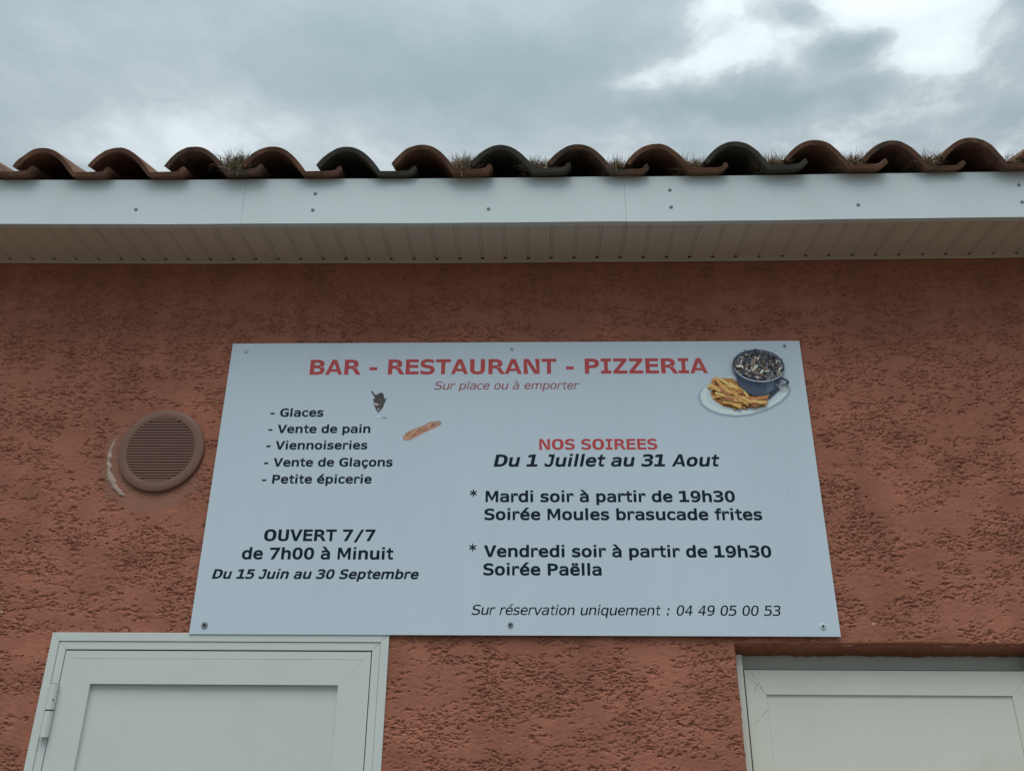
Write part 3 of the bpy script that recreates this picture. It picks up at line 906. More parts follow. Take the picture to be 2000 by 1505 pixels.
# ---- lettering: outlines of the letters, made bolder and wider where the print is bold
GLYPHS = """*|365,446,372,434,330,412,288,389,247,367,288,344,330,321,372,299,365,287,358,276,352,265,313,288,274,312,235,335,235,292,235,248,235,204,221,204,208,204,195,204,195,248,195,292,195,335,156,312,117,288,78,265,71,276,64,287,58,299,99,321,141,344,182,367,141,389,99,412,58,434,64,446,71,457,78,469,117,445,156,422,195,398,195,442,195,486,195,529,208,529,221,529,235,529,235,486,235,442,235,398,274,422,313,445,352,469,358,457;-|124,205,124,224,184,224,245,224,305,224,305,205,305,186,305,167,245,167,184,167,124,167,124,186;/|218,324,310,520,332,520,354,520,376,520,284,324,193,129,102,-66,80,-66,58,-66,36,-66,127,129;0|168,248,168,261,168,274,173,285,182,294,190,304,201,308,214,308,227,308,238,304,247,294,256,285,261,274,261,261,261,248,257,237,247,228,238,219,227,214,214,214,201,214,190,219,181,228,172,236/247,474,214,474,182,474,157,456,141,421,125,385,117,332,117,259,117,187,125,134,141,98,157,63,182,46,214,46,247,46,272,63,288,98,304,134,312,187,312,259,312,332,304,385,288,421,272,456/159,529,214,529,270,529,312,506,340,461,369,416,383,348,383,259,383,171,369,104,340,58,312,13,270,-10,214,-10,159,-10,117,13,89,58,60,104,46,171,46,259,46,348,60,416,89,461,117,506;1|94,40,94,59,130,59,167,59,203,59,203,192,203,324,203,456,164,448,125,439,86,430,86,451,86,473,86,494,125,503,164,511,203,520,226,520,250,520,273,520,273,366,273,213,273,59,309,59,345,59,381,59,381,40,381,20,381,0,285,0,190,0,94,0,94,20;2|180,112,130,59,210,59,289,59,369,59,369,40,369,20,369,0,264,0,158,0,53,0,53,20,53,40,53,59,96,105,134,145,167,180,199,215,222,240,234,254,257,283,273,306,281,323,289,341,293,359,293,377,293,406,285,429,268,445,250,462,227,470,197,470,176,470,154,466,131,459,108,451,83,439,57,424,57,447,57,471,57,495,81,506,104,515,128,520,151,526,174,529,196,529,247,529,288,516,319,489,350,462,365,426,365,382,365,360,360,338,350,316,339,293,323,269,299,242,286,227,268,206,243,179,218,152;3|301,286,270,278,304,269,330,253,348,230,367,207,376,178,376,144,376,96,360,58,328,31,295,4,251,-10,194,-10,170,-10,146,-8,121,-4,96,1,72,7,48,16,48,39,48,62,48,86,71,73,95,64,118,58,141,52,164,49,186,49,225,49,254,58,275,75,296,93,306,118,306,150,306,181,296,205,275,222,254,240,226,249,191,249,173,249,155,249,138,249,138,268,138,288,138,307,155,307,173,307,191,307,223,307,249,314,267,328,285,342,294,362,294,387,294,414,286,434,269,449,252,463,228,470,197,470,176,470,155,468,133,463,111,458,88,452,63,442,63,464,63,485,63,507,92,514,116,520,138,524,160,527,180,529,197,529,247,529,288,516,318,491,348,466,364,432,364,390,364,361,356,338,340,319,324,300;4|256,364,256,456,201,364,147,273,92,181,147,181,201,181,256,181,256,273/175,410,244,520,272,520,299,520,326,520,326,407,326,294,326,181,349,181,372,181,395,181,395,162,395,143,395,124,372,124,349,124,326,124,326,83,326,41,326,0,303,0,279,0,256,0,256,41,256,83,256,124,182,124,109,124,36,124,36,146,36,168,36,190,105,300;5|72,433,72,520,160,520,248,520,335,520,335,500,335,480,335,461,269,461,202,461,136,461,136,418,136,376,136,333,146,337,156,339,166,341,176,343,186,344,197,344,251,344,293,328,325,296,356,264,372,221,372,167,372,112,356,69,323,37,290,6,244,-10,187,-10,159,-10,134,-8,111,-4,88,-1,68,5,50,12,50,36,50,60,50,84,71,72,93,63,114,58,136,52,158,49,180,49,219,49,249,59,270,80,291,100,302,129,302,167,302,204,291,233,269,254,247,274,217,284,178,284,160,284,141,282,123,278,105,274,88,267,72,259,72,346;6|329,515,345,508,345,487,345,465,345,444,330,452,315,459,298,463,282,468,265,470,247,470,202,470,168,453,146,420,123,386,111,337,111,272,122,295,138,313,157,325,177,338,200,344,225,344,275,344,314,328,342,298,369,267,383,223,383,167,383,111,369,67,340,36,312,5,272,-10,221,-10,161,-10,116,12,88,55,60,98,46,166,46,259,46,347,63,414,97,460,131,506,180,529,244,529,261,529,278,527,295,524,312,520/251,289,220,289,190,289,166,278,149,256,132,235,123,205,123,167,123,129,132,99,149,77,166,56,190,45,220,45,251,45,274,55,290,76,306,96,314,127,314,167,314,207,306,238,290,258,274,278;7|48,500,48,520,158,520,267,520,376,520,376,510,376,500,376,490,314,327,252,163,190,0,165,0,141,0,116,0,177,154,237,307,297,461,214,461,131,461,48,461,48,480;8|246,247,214,247,183,247,159,238,142,221,125,203,116,178,116,146,116,114,125,89,142,72,160,54,184,45,214,45,246,45,270,54,287,71,304,89,313,114,313,146,313,178,304,203,287,220,270,238/118,268,153,276,123,284,100,298,83,319,66,340,58,365,58,394,58,436,72,469,100,493,128,517,166,529,214,529,263,529,301,517,329,493,358,469,372,436,372,394,372,365,363,340,346,319,329,298,306,284,276,276,311,268,338,253,356,230,374,207,384,176,384,140,384,93,369,56,339,30,309,3,267,-10,214,-10,162,-10,120,3,90,29,60,56,46,92,46,139,46,176,55,206,73,230,92,253/128,416,128,388,128,360,135,339,150,324,165,310,186,302,214,302,243,302,264,310,279,324,294,339,302,360,302,388,302,416,294,438,279,453,265,468,243,475,214,475,186,475,165,467,150,452,135,438;9|176,230,208,230,238,230,261,241,278,263,295,284,304,314,304,352,304,390,295,420,278,442,261,463,238,474,208,474,176,474,153,464,137,443,121,423,114,392,114,352,114,312,121,282,137,261,153,241/98,4,82,11,82,32,82,54,82,76,97,67,112,60,129,56,145,51,162,49,180,49,225,49,259,66,282,99,304,133,316,182,316,248,305,224,290,206,270,194,250,182,228,176,202,176,152,176,113,191,86,222,58,253,44,296,44,353,44,409,58,452,86,483,115,514,155,529,206,529,266,529,311,507,339,464,367,421,381,352,381,259,381,172,364,105,330,59,296,13,247,-10,183,-10,166,-10,149,-8,132,-5,115,-1;:|170,335,170,370,200,370,229,370,258,370,258,335,258,300,258,265,229,265,200,265,170,265,170,300/170,71,170,106,200,106,229,106,258,106,258,71,258,35,258,0,229,0,200,0,170,0,170,35;A|239,369,214,458,190,369,165,280,140,192,190,192,239,192,289,192,264,280/119,347,172,520,200,520,229,520,257,520,310,347,363,173,416,0,392,0,368,0,344,0,331,45,318,90,305,135,245,135,184,135,123,135,111,90,98,45,86,0,61,0,37,0,13,0,66,173;B|156,248,128,248,128,185,128,121,128,58,156,58,184,58,212,58,253,58,282,65,299,79,316,94,325,117,325,150,325,184,316,208,298,224,279,240,251,248,212,248,184,248/156,462,128,462,128,410,128,358,128,305,156,305,183,305,210,305,244,305,269,312,284,325,299,338,307,359,307,388,307,414,299,433,284,445,269,456,245,462,210,462,183,462/58,347,58,520,109,520,160,520,212,520,265,520,306,508,335,485,363,462,378,430,378,388,378,356,370,331,355,313,340,294,317,283,287,278,321,273,347,258,367,234,386,210,396,180,396,143,396,96,380,60,350,36,319,12,273,0,212,0,160,0,109,0,58,0,58,173;D|141,58,152,58,211,58,252,72,276,102,299,131,311,183,311,259,311,336,299,389,276,418,253,448,211,462,152,462,141,462,130,462,118,462,118,327,118,192,118,58,130,58/118,520,153,520,233,520,291,499,329,456,366,414,385,348,385,259,385,171,366,105,329,63,291,21,233,0,153,0,118,0,83,0,48,0,48,173,48,347,48,520,83,520;E|69,347,69,520,171,520,274,520,377,520,377,500,377,480,377,461,298,461,218,461,139,461,139,409,139,358,139,307,215,307,291,307,367,307,367,287,367,267,367,248,291,248,215,248,139,248,139,185,139,122,139,59,220,59,302,59,384,59,384,40,384,20,384,0,279,0,174,0,69,0,69,173;G|384,118,384,43,366,25,344,12,321,3,297,-6,272,-10,244,-10,178,-10,127,14,90,61,54,108,36,174,36,259,36,344,54,411,91,458,128,505,180,529,246,529,268,529,289,526,309,520,329,514,348,504,367,492,367,468,367,444,367,420,348,438,329,451,309,459,289,468,268,472,246,472,200,472,166,454,143,419,120,384,109,330,109,259,109,187,120,134,142,99,164,64,198,47,244,47,260,47,274,49,285,52,297,56,308,62,317,69,317,116,317,162,317,209,292,209,267,209,242,209,242,228,242,247,242,267,289,267,337,267,384,267,384,192;I|70,500,70,520,166,520,262,520,359,520,359,500,359,480,359,461,322,461,286,461,250,461,250,327,250,193,250,59,286,59,322,59,359,59,359,40,359,20,359,0,262,0,166,0,70,0,70,20,70,40,70,59,106,59,143,59,179,59,179,193,179,327,179,461,143,461,106,461,70,461,70,480;J|62,11,38,21,38,49,38,76,38,103,59,85,81,70,103,61,126,52,149,47,173,47,207,47,230,56,243,73,256,90,262,122,262,170,262,267,262,364,262,461,218,461,174,461,130,461,130,480,130,500,130,520,198,520,265,520,333,520,333,403,333,286,333,170,333,104,321,58,296,31,272,4,231,-10,173,-10,151,-10,129,-8,107,-2,85,3;N|48,347,48,520,78,520,108,520,138,520,196,377,254,235,313,92,313,235,313,377,313,520,336,520,358,520,381,520,381,347,381,173,381,0,351,0,322,0,292,0,233,143,175,285,116,428,116,285,116,143,116,0,94,0,71,0,48,0,48,173;O|315,183,315,259,315,336,307,390,292,423,276,456,250,472,214,472,179,472,153,456,138,423,122,390,114,336,114,259,114,183,122,129,138,96,153,63,179,47,214,47,250,47,276,63,292,96,307,128/389,350,389,259,389,169,374,101,346,57,317,12,273,-10,214,-10,156,-10,112,12,84,56,55,101,41,168,41,259,41,350,55,418,84,462,112,507,156,529,214,529,273,529,317,507,346,462,374,418;P|166,462,139,462,139,397,139,332,139,267,166,267,193,267,220,267,253,267,278,275,296,292,315,310,324,334,324,365,324,395,315,419,297,436,279,454,253,462,220,462,193,462/69,347,69,520,119,520,170,520,220,520,278,520,322,507,352,480,382,454,397,415,397,365,397,313,382,274,352,248,323,222,279,209,220,209,193,209,166,209,139,209,139,139,139,70,139,0,116,0,92,0,69,0,69,173;R|298,250,265,246,283,241,298,232,311,219,324,206,340,181,359,142,382,95,406,47,429,0,404,0,379,0,354,0,333,44,312,88,292,131,274,169,258,193,244,204,229,214,211,220,188,220,165,220,143,220,120,220,120,146,120,73,120,0,97,0,73,0,50,0,50,173,50,347,50,520,98,520,146,520,195,520,252,520,296,507,326,481,356,455,372,418,372,369,372,335,362,307,344,285,325,264/145,462,120,462,120,400,120,339,120,278,146,278,172,278,197,278,231,278,256,285,273,300,289,315,297,338,297,369,297,399,289,422,271,438,254,454,228,462,195,462,170,462;S|328,511,352,502,352,478,352,454,352,431,331,444,310,455,288,462,267,469,245,472,223,472,190,472,164,464,144,449,125,434,116,413,116,386,116,364,122,346,135,334,147,322,171,312,205,304,218,301,230,298,242,295,291,284,327,266,349,242,371,217,382,184,382,142,382,93,367,55,336,29,306,3,261,-10,203,-10,178,-10,154,-8,129,-2,105,3,80,11,55,21,55,46,55,71,55,96,82,79,107,67,131,59,154,51,178,47,203,47,238,47,266,55,286,71,305,87,315,109,315,138,315,164,308,183,295,197,281,211,258,221,224,229,211,232,199,235,186,238,138,248,103,265,81,287,59,309,48,339,48,376,48,422,64,459,95,487,126,515,168,529,220,529,240,529,261,527,283,522,305,518;T|16,500,16,520,149,520,281,520,413,520,413,500,413,480,413,461,359,461,304,461,250,461,250,307,250,154,250,0,227,0,203,0,180,0,180,154,180,307,180,461,125,461,71,461,16,461,16,480;U|51,147,51,200,51,306,51,413,51,520,75,520,98,520,122,520,122,402,122,285,122,168,122,142,123,124,124,113,125,102,128,94,131,88,139,75,149,64,164,58,178,50,194,47,214,47,235,47,252,50,266,58,280,64,290,75,298,88,302,94,304,102,305,113,307,124,308,142,308,167,308,284,308,402,308,520,331,520,354,520,378,520,378,413,378,306,378,200,378,146,374,109,368,86,361,64,350,45,334,31,318,17,301,7,281,0,261,-7,239,-10,214,-10,190,-10,168,-7,148,0,129,7,111,17,95,31,79,45,68,64,61,86,54,109;V|174,213,214,59,255,213,296,366,337,520,361,520,385,520,410,520,359,347,308,173,257,0,229,0,200,0,172,0,121,173,71,347,20,520,44,520,68,520,93,520,133,366;Z|62,500,62,520,174,520,287,520,399,520,399,502,399,484,399,466,309,330,218,195,128,59,221,59,314,59,407,59,407,40,407,20,407,0,290,0,172,0,54,0,54,18,54,36,54,54,142,189,230,325,319,461,233,461,148,461,62,461,62,480;a|264,196,244,196,237,196,230,196,223,196,186,196,158,190,139,176,120,163,110,144,110,118,110,94,118,76,132,63,146,50,165,44,190,44,226,44,254,56,274,80,294,105,304,139,304,182,304,186,304,191,304,196,284,196/369,257,369,222,369,148,369,74,369,0,347,0,326,0,304,0,304,19,304,38,304,58,291,35,273,18,253,6,232,-5,207,-10,177,-10,137,-10,106,1,82,24,58,46,46,76,46,114,46,157,61,190,90,212,119,235,162,246,218,246,247,246,276,246,304,246,304,250,304,253,304,256,304,287,296,310,281,324,265,338,240,345,206,345,184,345,162,342,140,336,118,329,96,320,75,308,75,330,75,351,75,372,98,381,121,388,143,393,165,397,186,399,206,399,238,399,266,395,289,385,312,376,330,361,344,342,353,331,359,316,363,299,367,282;b|320,145,320,195,320,244,312,282,296,307,280,332,257,345,226,345,195,345,171,332,155,307,139,282,131,244,131,195,131,145,139,108,155,82,171,57,195,44,226,44,257,44,280,57,296,82,312,108/131,407,131,340,142,359,156,374,174,384,192,394,212,399,236,399,283,399,320,381,347,345,374,309,387,259,387,196,387,132,374,81,347,45,320,8,282,-10,235,-10,212,-10,192,-5,174,5,156,15,142,30,131,49,131,33,131,16,131,0,110,0,89,0,67,0,67,181,67,361,67,542,89,542,110,542,131,542,131,475;c|369,42,369,20,352,10,335,2,316,-3,298,-8,280,-10,260,-10,200,-10,153,8,119,44,85,80,68,131,68,195,68,259,85,309,119,345,153,381,200,399,260,399,279,399,298,397,316,392,333,387,351,380,369,369,369,347,369,325,369,302,352,317,336,328,318,335,301,342,282,345,260,345,220,345,189,332,168,306,146,280,135,243,135,195,135,147,146,110,168,83,190,57,220,44,260,44,283,44,303,48,320,54,338,61,354,72,369,86,369,64;d|288,359,299,340,299,407,299,475,299,542,320,542,342,542,363,542,363,361,363,181,363,0,342,0,320,0,299,0,299,16,299,33,299,49,288,30,274,15,256,5,238,-5,218,-10,195,-10,148,-10,110,8,83,45,56,81,43,132,43,196,43,259,56,309,84,345,111,381,148,399,195,399,218,399,239,394,257,384,274,374/110,244,110,195,110,145,118,108,134,82,150,57,173,44,204,44,235,44,258,57,274,82,291,108,299,145,299,195,299,244,291,282,274,307,258,332,235,345,204,345,173,345,150,332,134,307,118,282;e|387,269,387,211,387,201,387,190,387,180,295,180,202,180,110,180,110,179,110,178,110,178,110,135,121,102,143,79,165,56,196,44,237,44,257,44,279,48,301,54,323,60,347,70,372,84,372,62,372,41,372,20,348,10,324,2,302,-3,279,-8,257,-10,236,-10,176,-10,128,8,94,44,60,81,43,131,43,195,43,257,60,306,93,344,126,381,171,399,227,399,276,399,316,382,344,349,373,315/253,230,323,230,322,267,313,296,296,316,280,335,256,345,224,345,193,345,168,335,148,314,128,294,116,266,112,230,182,230;f|344,542,370,542,370,524,370,506,370,488,346,488,322,488,297,488,274,488,258,484,250,474,240,465,236,448,236,424,236,413,236,402,236,390,281,390,325,390,370,390,370,373,370,357,370,340,325,340,281,340,236,340,236,227,236,113,236,0,215,0,193,0,172,0,172,113,172,227,172,340,137,340,103,340,68,340,68,357,68,373,68,390,103,390,137,390,172,390,172,399,172,408,172,417,172,460,182,491,201,511,221,532,252,542,293,542,319,542;g|299,150,299,198,299,246,291,283,275,308,260,333,237,345,207,345,176,345,152,333,135,308,119,283,110,246,110,198,110,150,119,114,135,88,152,63,176,50,208,50,237,50,260,63,275,88,291,114/363,146,363,25,363,-33,349,-78,321,-108,294,-138,253,-153,200,-153,182,-153,163,-152,144,-148,125,-145,106,-140,86,-134,86,-113,86,-92,86,-71,109,-81,130,-89,148,-94,167,-100,184,-102,200,-102,234,-102,259,-93,275,-74,291,-55,299,-25,299,16,299,17,299,18,299,18,299,33,299,48,299,62,288,40,275,24,257,13,239,3,218,-3,192,-3,147,-3,111,15,84,52,56,88,43,137,43,198,43,259,56,308,84,345,111,381,147,399,192,399,218,399,239,394,256,384,274,374,288,359,299,338,299,355,299,372,299,389,320,389,342,389,363,389,363,267;h|366,295,366,242,366,161,366,80,366,0,344,0,323,0,302,0,302,80,302,161,302,242,302,277,295,302,283,319,271,335,252,344,225,344,195,344,172,333,156,312,140,291,132,260,132,220,132,147,132,74,132,0,111,0,89,0,68,0,68,181,68,361,68,542,89,542,111,542,132,542,132,472,132,402,132,332,143,354,159,371,178,382,198,394,221,399,248,399,287,399,317,386,336,360,356,334;n|366,295,366,242,366,161,366,80,366,0,344,0,323,0,302,0,302,80,302,161,302,242,302,277,295,302,283,319,271,335,252,344,225,344,195,344,172,333,156,312,140,291,132,260,132,220,132,147,132,74,132,0,111,0,89,0,68,0,68,130,68,260,68,390,89,390,111,390,132,390,132,370,132,351,132,332,143,354,159,371,178,382,198,394,221,399,248,399,287,399,317,386,336,360,356,334;o|247,345,214,345,182,345,157,332,141,307,124,282,116,244,116,195,116,145,124,108,141,82,157,57,182,44,214,44,247,44,272,57,289,82,305,108,314,145,314,195,314,244,305,282,289,307,272,332/160,399,214,399,269,399,310,382,339,347,367,312,382,261,382,195,382,128,367,77,339,42,310,7,269,-10,214,-10,160,-10,119,7,90,42,62,77,48,128,48,195,48,261,62,312,90,347,119,382;p|141,30,131,49,131,-17,131,-82,131,-148,109,-148,88,-148,66,-148,66,31,66,210,66,390,88,390,109,390,131,390,131,373,131,357,131,340,141,359,156,374,173,384,191,394,212,399,235,399,282,399,319,381,346,345,372,308,386,258,386,193,386,130,372,80,345,44,318,8,282,-10,235,-10,211,-10,190,-5,172,5,155,15/319,145,319,195,319,244,311,282,295,307,279,332,256,345,225,345,194,345,171,332,155,307,139,282,131,244,131,195,131,145,139,108,155,82,171,57,194,44,225,44,256,44,279,57,295,82,311,108;q|116,243,116,193,116,144,123,106,139,81,155,56,178,43,209,43,240,43,263,56,279,81,295,106,303,144,303,193,303,243,295,280,279,306,263,331,240,344,209,344,178,344,155,331,139,306,123,280/303,-18,303,48,292,29,278,14,261,4,243,-6,222,-12,199,-12,152,-12,115,7,88,43,61,79,48,128,48,192,48,256,61,307,88,343,115,380,152,398,199,398,222,398,242,393,260,383,278,373,292,358,303,339,303,355,303,372,303,389,324,389,346,389,367,389,367,209,367,30,367,-150,346,-150,324,-150,303,-150,303,-84;r|402,331,402,310,388,320,374,328,360,333,346,338,331,340,314,340,274,340,243,328,222,303,201,278,190,241,190,194,190,129,190,65,190,0,169,0,148,0,126,0,126,130,126,260,126,390,148,390,169,390,190,390,190,365,190,339,190,314,201,341,218,362,240,377,262,392,288,399,319,399,334,399,349,397,363,394,376,390,390,383,402,375,402,353;s|320,384,339,376,339,356,339,335,339,314,320,324,302,332,283,338,265,343,246,346,227,346,198,346,176,341,162,332,148,322,140,308,140,289,140,271,146,258,156,250,167,241,194,233,236,225,245,223,253,221,262,220,294,214,318,202,334,184,350,165,359,142,359,113,359,74,345,44,318,22,290,1,252,-10,203,-10,184,-10,164,-8,143,-4,122,0,99,6,74,14,74,36,74,58,74,80,98,68,121,59,143,53,165,47,185,44,205,44,233,44,255,49,270,61,286,72,294,88,294,109,294,139,265,159,209,171,208,171,207,171,206,171,198,173,190,175,182,176,145,183,118,196,101,213,84,230,76,253,76,282,76,320,88,349,114,369,139,389,175,399,222,399,243,399,263,398,282,394,301,390;t|192,501,214,501,214,464,214,427,214,390,262,390,311,390,359,390,359,373,359,357,359,340,311,340,262,340,214,340,214,270,214,199,214,128,214,100,219,80,230,68,241,57,260,51,287,51,311,51,335,51,359,51,359,34,359,17,359,0,333,0,307,0,281,0,233,0,199,10,179,29,160,48,150,81,150,128,150,199,150,270,150,340,115,340,80,340,46,340,46,357,46,373,46,390,80,390,115,390,150,390,150,427,150,464,150,501,171,501;u|68,95,68,148,68,228,68,309,68,389,89,389,111,389,132,389,132,309,132,228,132,148,132,113,138,87,151,70,163,54,182,46,208,46,238,46,262,56,278,78,294,99,302,129,302,169,302,242,302,316,302,389,323,389,344,389,366,389,366,260,366,130,366,0,344,0,323,0,302,0,302,20,302,39,302,58,290,36,275,19,255,7,235,-4,212,-10,186,-10,146,-10,117,3,97,29,78,55;v|81,260,35,390,57,390,79,390,101,390,139,281,177,172,214,63,252,172,290,281,328,390,350,390,372,390,394,390,348,260,302,130,256,0,228,0,201,0,173,0,127,130;à|264,196,244,196,237,196,230,196,223,196,186,196,158,190,139,176,120,163,110,144,110,118,110,94,118,76,132,63,146,50,165,44,190,44,226,44,254,56,274,80,294,105,304,139,304,182,304,186,304,191,304,196,284,196/369,257,369,222,369,148,369,74,369,0,347,0,326,0,304,0,304,19,304,38,304,58,291,35,273,18,253,6,232,-5,207,-10,177,-10,137,-10,106,1,82,24,58,46,46,76,46,114,46,157,61,190,90,212,119,235,162,246,218,246,247,246,276,246,304,246,304,250,304,253,304,256,304,287,296,310,281,324,265,338,240,345,206,345,184,345,162,342,140,336,118,329,96,320,75,308,75,330,75,351,75,372,98,381,121,388,143,393,165,397,186,399,206,399,238,399,266,395,289,385,312,376,330,361,344,342,353,331,359,316,363,299,367,282/143,570,166,570,199,527,231,483,264,439,246,439,228,439,210,439,173,483,135,527,97,570,120,570;ç|266,0,280,0,293,-14,302,-28,309,-40,315,-52,318,-64,318,-75,318,-96,311,-111,297,-122,283,-132,262,-138,235,-138,225,-138,214,-137,204,-135,194,-134,184,-132,174,-129,174,-114,174,-99,174,-84,182,-88,190,-90,199,-92,207,-94,217,-95,228,-95,242,-95,252,-92,259,-86,266,-81,270,-73,270,-62,270,-55,267,-46,262,-36,257,-26,249,-14,239,0,253,0/369,42,369,20,352,10,335,2,316,-3,298,-8,280,-10,260,-10,200,-10,153,8,119,44,85,80,68,131,68,195,68,259,85,309,119,345,153,381,200,399,260,399,279,399,298,397,316,392,333,387,351,380,369,369,369,347,369,325,369,302,352,317,336,328,318,335,301,342,282,345,260,345,220,345,189,332,168,306,146,280,135,243,135,195,135,147,146,110,168,83,190,57,220,44,260,44,283,44,303,48,320,54,338,61,354,72,369,86,369,64;é|387,269,387,211,387,201,387,190,387,180,295,180,202,180,110,180,110,179,110,178,110,178,110,135,121,102,143,79,165,56,196,44,237,44,257,44,279,48,301,54,323,60,347,70,372,84,372,62,372,41,372,20,348,10,324,2,302,-3,279,-8,257,-10,236,-10,176,-10,128,8,94,44,60,81,43,131,43,195,43,257,60,306,93,344,126,381,171,399,227,399,276,399,316,382,344,349,373,315/253,230,323,230,322,267,313,296,296,316,280,335,256,345,224,345,193,345,168,335,148,314,128,294,116,266,112,230,182,230/236,527,268,570,291,570,314,570,337,570,299,527,262,483,224,439,206,439,188,439,170,439,203,483;ë|387,269,387,211,387,201,387,190,387,180,295,180,202,180,110,180,110,179,110,178,110,178,110,135,121,102,143,79,165,56,196,44,237,44,257,44,279,48,301,54,323,60,347,70,372,84,372,62,372,41,372,20,348,10,324,2,302,-3,279,-8,257,-10,236,-10,176,-10,128,8,94,44,60,81,43,131,43,195,43,257,60,306,93,344,126,381,171,399,227,399,276,399,316,382,344,349,373,315/253,230,323,230,322,267,313,296,296,316,280,335,256,345,224,345,193,345,168,335,148,314,128,294,116,266,112,230,182,230/116,517,116,540,140,540,163,540,187,540,187,517,187,494,187,470,163,470,140,470,116,470,116,494/252,517,252,540,276,540,299,540,323,540,323,517,323,494,323,470,299,470,276,470,252,470,252,494"""
G = {}
for it in GLYPHS.split(';'):
    ch, body = it.split('|')
    G[ch] = [[int(v_) / 1000.0 * 1.4025 for v_ in c_.split(',')] for c_ in body.split('/' if ch != '/' else '#')]
ADV_B = {' ': 700, 'A': 1590, 'B': 1561, 'D': 1700, 'E': 1399, 'G': 1661, 'I': 1118, 'J': 1137, 'M': 1941, 'N': 1734, 'O': 1741,
         'P': 1501, 'R': 1602, 'S': 1455, 'T': 1396, 'U': 1663, 'V': 1565, 'Z': 1417, 'a': 1368, 'à': 1368, 'b': 1432, 'c': 1205,
         'ç': 1205, 'd': 1432, 'e': 1360, 'é': 1360, 'ë': 1360, 'f': 865, 'g': 1432, 'h': 1459, 'i': 700, 'l': 700, 'm': 2167,
         'n': 1459, 'o': 1407, 'p': 1432, 'q': 1432, 'r': 1018, 's': 1215, 't': 933, 'u': 1459, 'v': 1331, '-': 983, '*': 1456,
         '/': 1412, ':': 823}
ADV_R = {' ': 720, 'S': 1401, 'a': 1230, 'à': 1230, 'c': 1067, 'e': 1220, 'é': 1220, 'i': 562, 'l': 562, 'm': 1992, 'n': 1296,
         'o': 1243, 'p': 1276, 'q': 1276, 'r': 874, 's': 1067, 't': 807, 'u': 1296, 'v': 1212, ':': 930}
LS = {**{c_: 150 for c_ in 'BDEMNPRU'}, **{c_: 130 for c_ in 'bhmnpru'}, **{c_: 80 for c_ in 'OGS'}, **{c_: 70 for c_ in 'acdegoqsàéëç'},
      **{c_: 15 for c_ in 'AVvT'}, 'I': 95, 'J': 30, 'Z': 90, 'f': 40, 't': 30, '-': 140, '*': 190, '/': 130, ':': 260, 'l': 170, 'i': 170}
RS = {**{c_: 150 for c_ in 'MNU'}, **{c_: 60 for c_ in 'BDEPS'}, **{c_: 120 for c_ in 'hmnud'}, 'R': -10, **{c_: 80 for c_ in 'OG'},
      **{c_: 65 for c_ in 'bceopgséëç'}, 'a': 115, 'à': 115, 'q': 120, 'g': 120, **{c_: 15 for c_ in 'AVvT'}, 'I': 95, 'J': 130,
      'Z': 70, 'f': -20, 't': 20, 'r': -10, '-': 140, '*': 190, '/': 130, ':': 260, 'l': 170, 'i': 170}


def sample(flat):
    P = [(flat[k:k + 2], flat[k + 2:k + 4], flat[k + 4:k + 6]) for k in range(0, len(flat), 6)]
    out = []
    for k in range(len(P)):
        a, h1 = P[k][1], P[k][2]
        h2, c = P[(k + 1) % len(P)][0], P[(k + 1) % len(P)][1]
        d1 = abs((h1[0] - a[0]) * (c[1] - a[1]) - (h1[1] - a[1]) * (c[0] - a[0]))
        d2 = abs((h2[0] - a[0]) * (c[1] - a[1]) - (h2[1] - a[1]) * (c[0] - a[0]))
        n = 1 if d1 + d2 < 1e-4 else 5
        for i in range(n):
            s = i / n
            out.append(tuple((1 - s) ** 3 * a[m] + 3 * (1 - s) ** 2 * s * h1[m] + 3 * (1 - s) * s * s * h2[m] + s ** 3 * c[m] for m in (0, 1)))
    # drop doubled points
    res = []
    for p in out:
        if not res or math.hypot(p[0] - res[-1][0], p[1] - res[-1][1]) > 1e-4:
            res.append(p)
    if math.hypot(res[0][0] - res[-1][0], res[0][1] - res[-1][1]) < 1e-4:
        res.pop()
    return res


def area(c):
    return sum(c[i][0] * c[(i + 1) % len(c)][1] - c[(i + 1) % len(c)][0] * c[i][1] for i in range(len(c))) / 2


def grow(c, off):
    n = len(c)
    out = []
    for i in range(n):
        a, p, d = c[i - 1], c[i], c[(i + 1) % n]
        e1 = (p[0] - a[0], p[1] - a[1])
        e2 = (d[0] - p[0], d[1] - p[1])
        l1, l2 = math.hypot(*e1) or 1e-9, math.hypot(*e2) or 1e-9
        n1 = (-e1[1] / l1, e1[0] / l1)
        n2 = (-e2[1] / l2, e2[0] / l2)
        m = (n1[0] + n2[0], n1[1] + n2[1])
        L2 = m[0] ** 2 + m[1] ** 2
        if L2 < 0.3:
            out.append((p[0] + n1[0] * off, p[1] + n1[1] * off))
            continue
        out.append((p[0] + m[0] * 2 / L2 * off, p[1] + m[1] * 2 / L2 * off))
    return out


def rect(x0, x1, z0, z1):
    return [(x0, z0), (x0, z1), (x1, z1), (x1, z0)]     # clockwise, as the outlines


SGN = 1 if area(sample(G['n'][0])) < 0 else -1
cache = {}


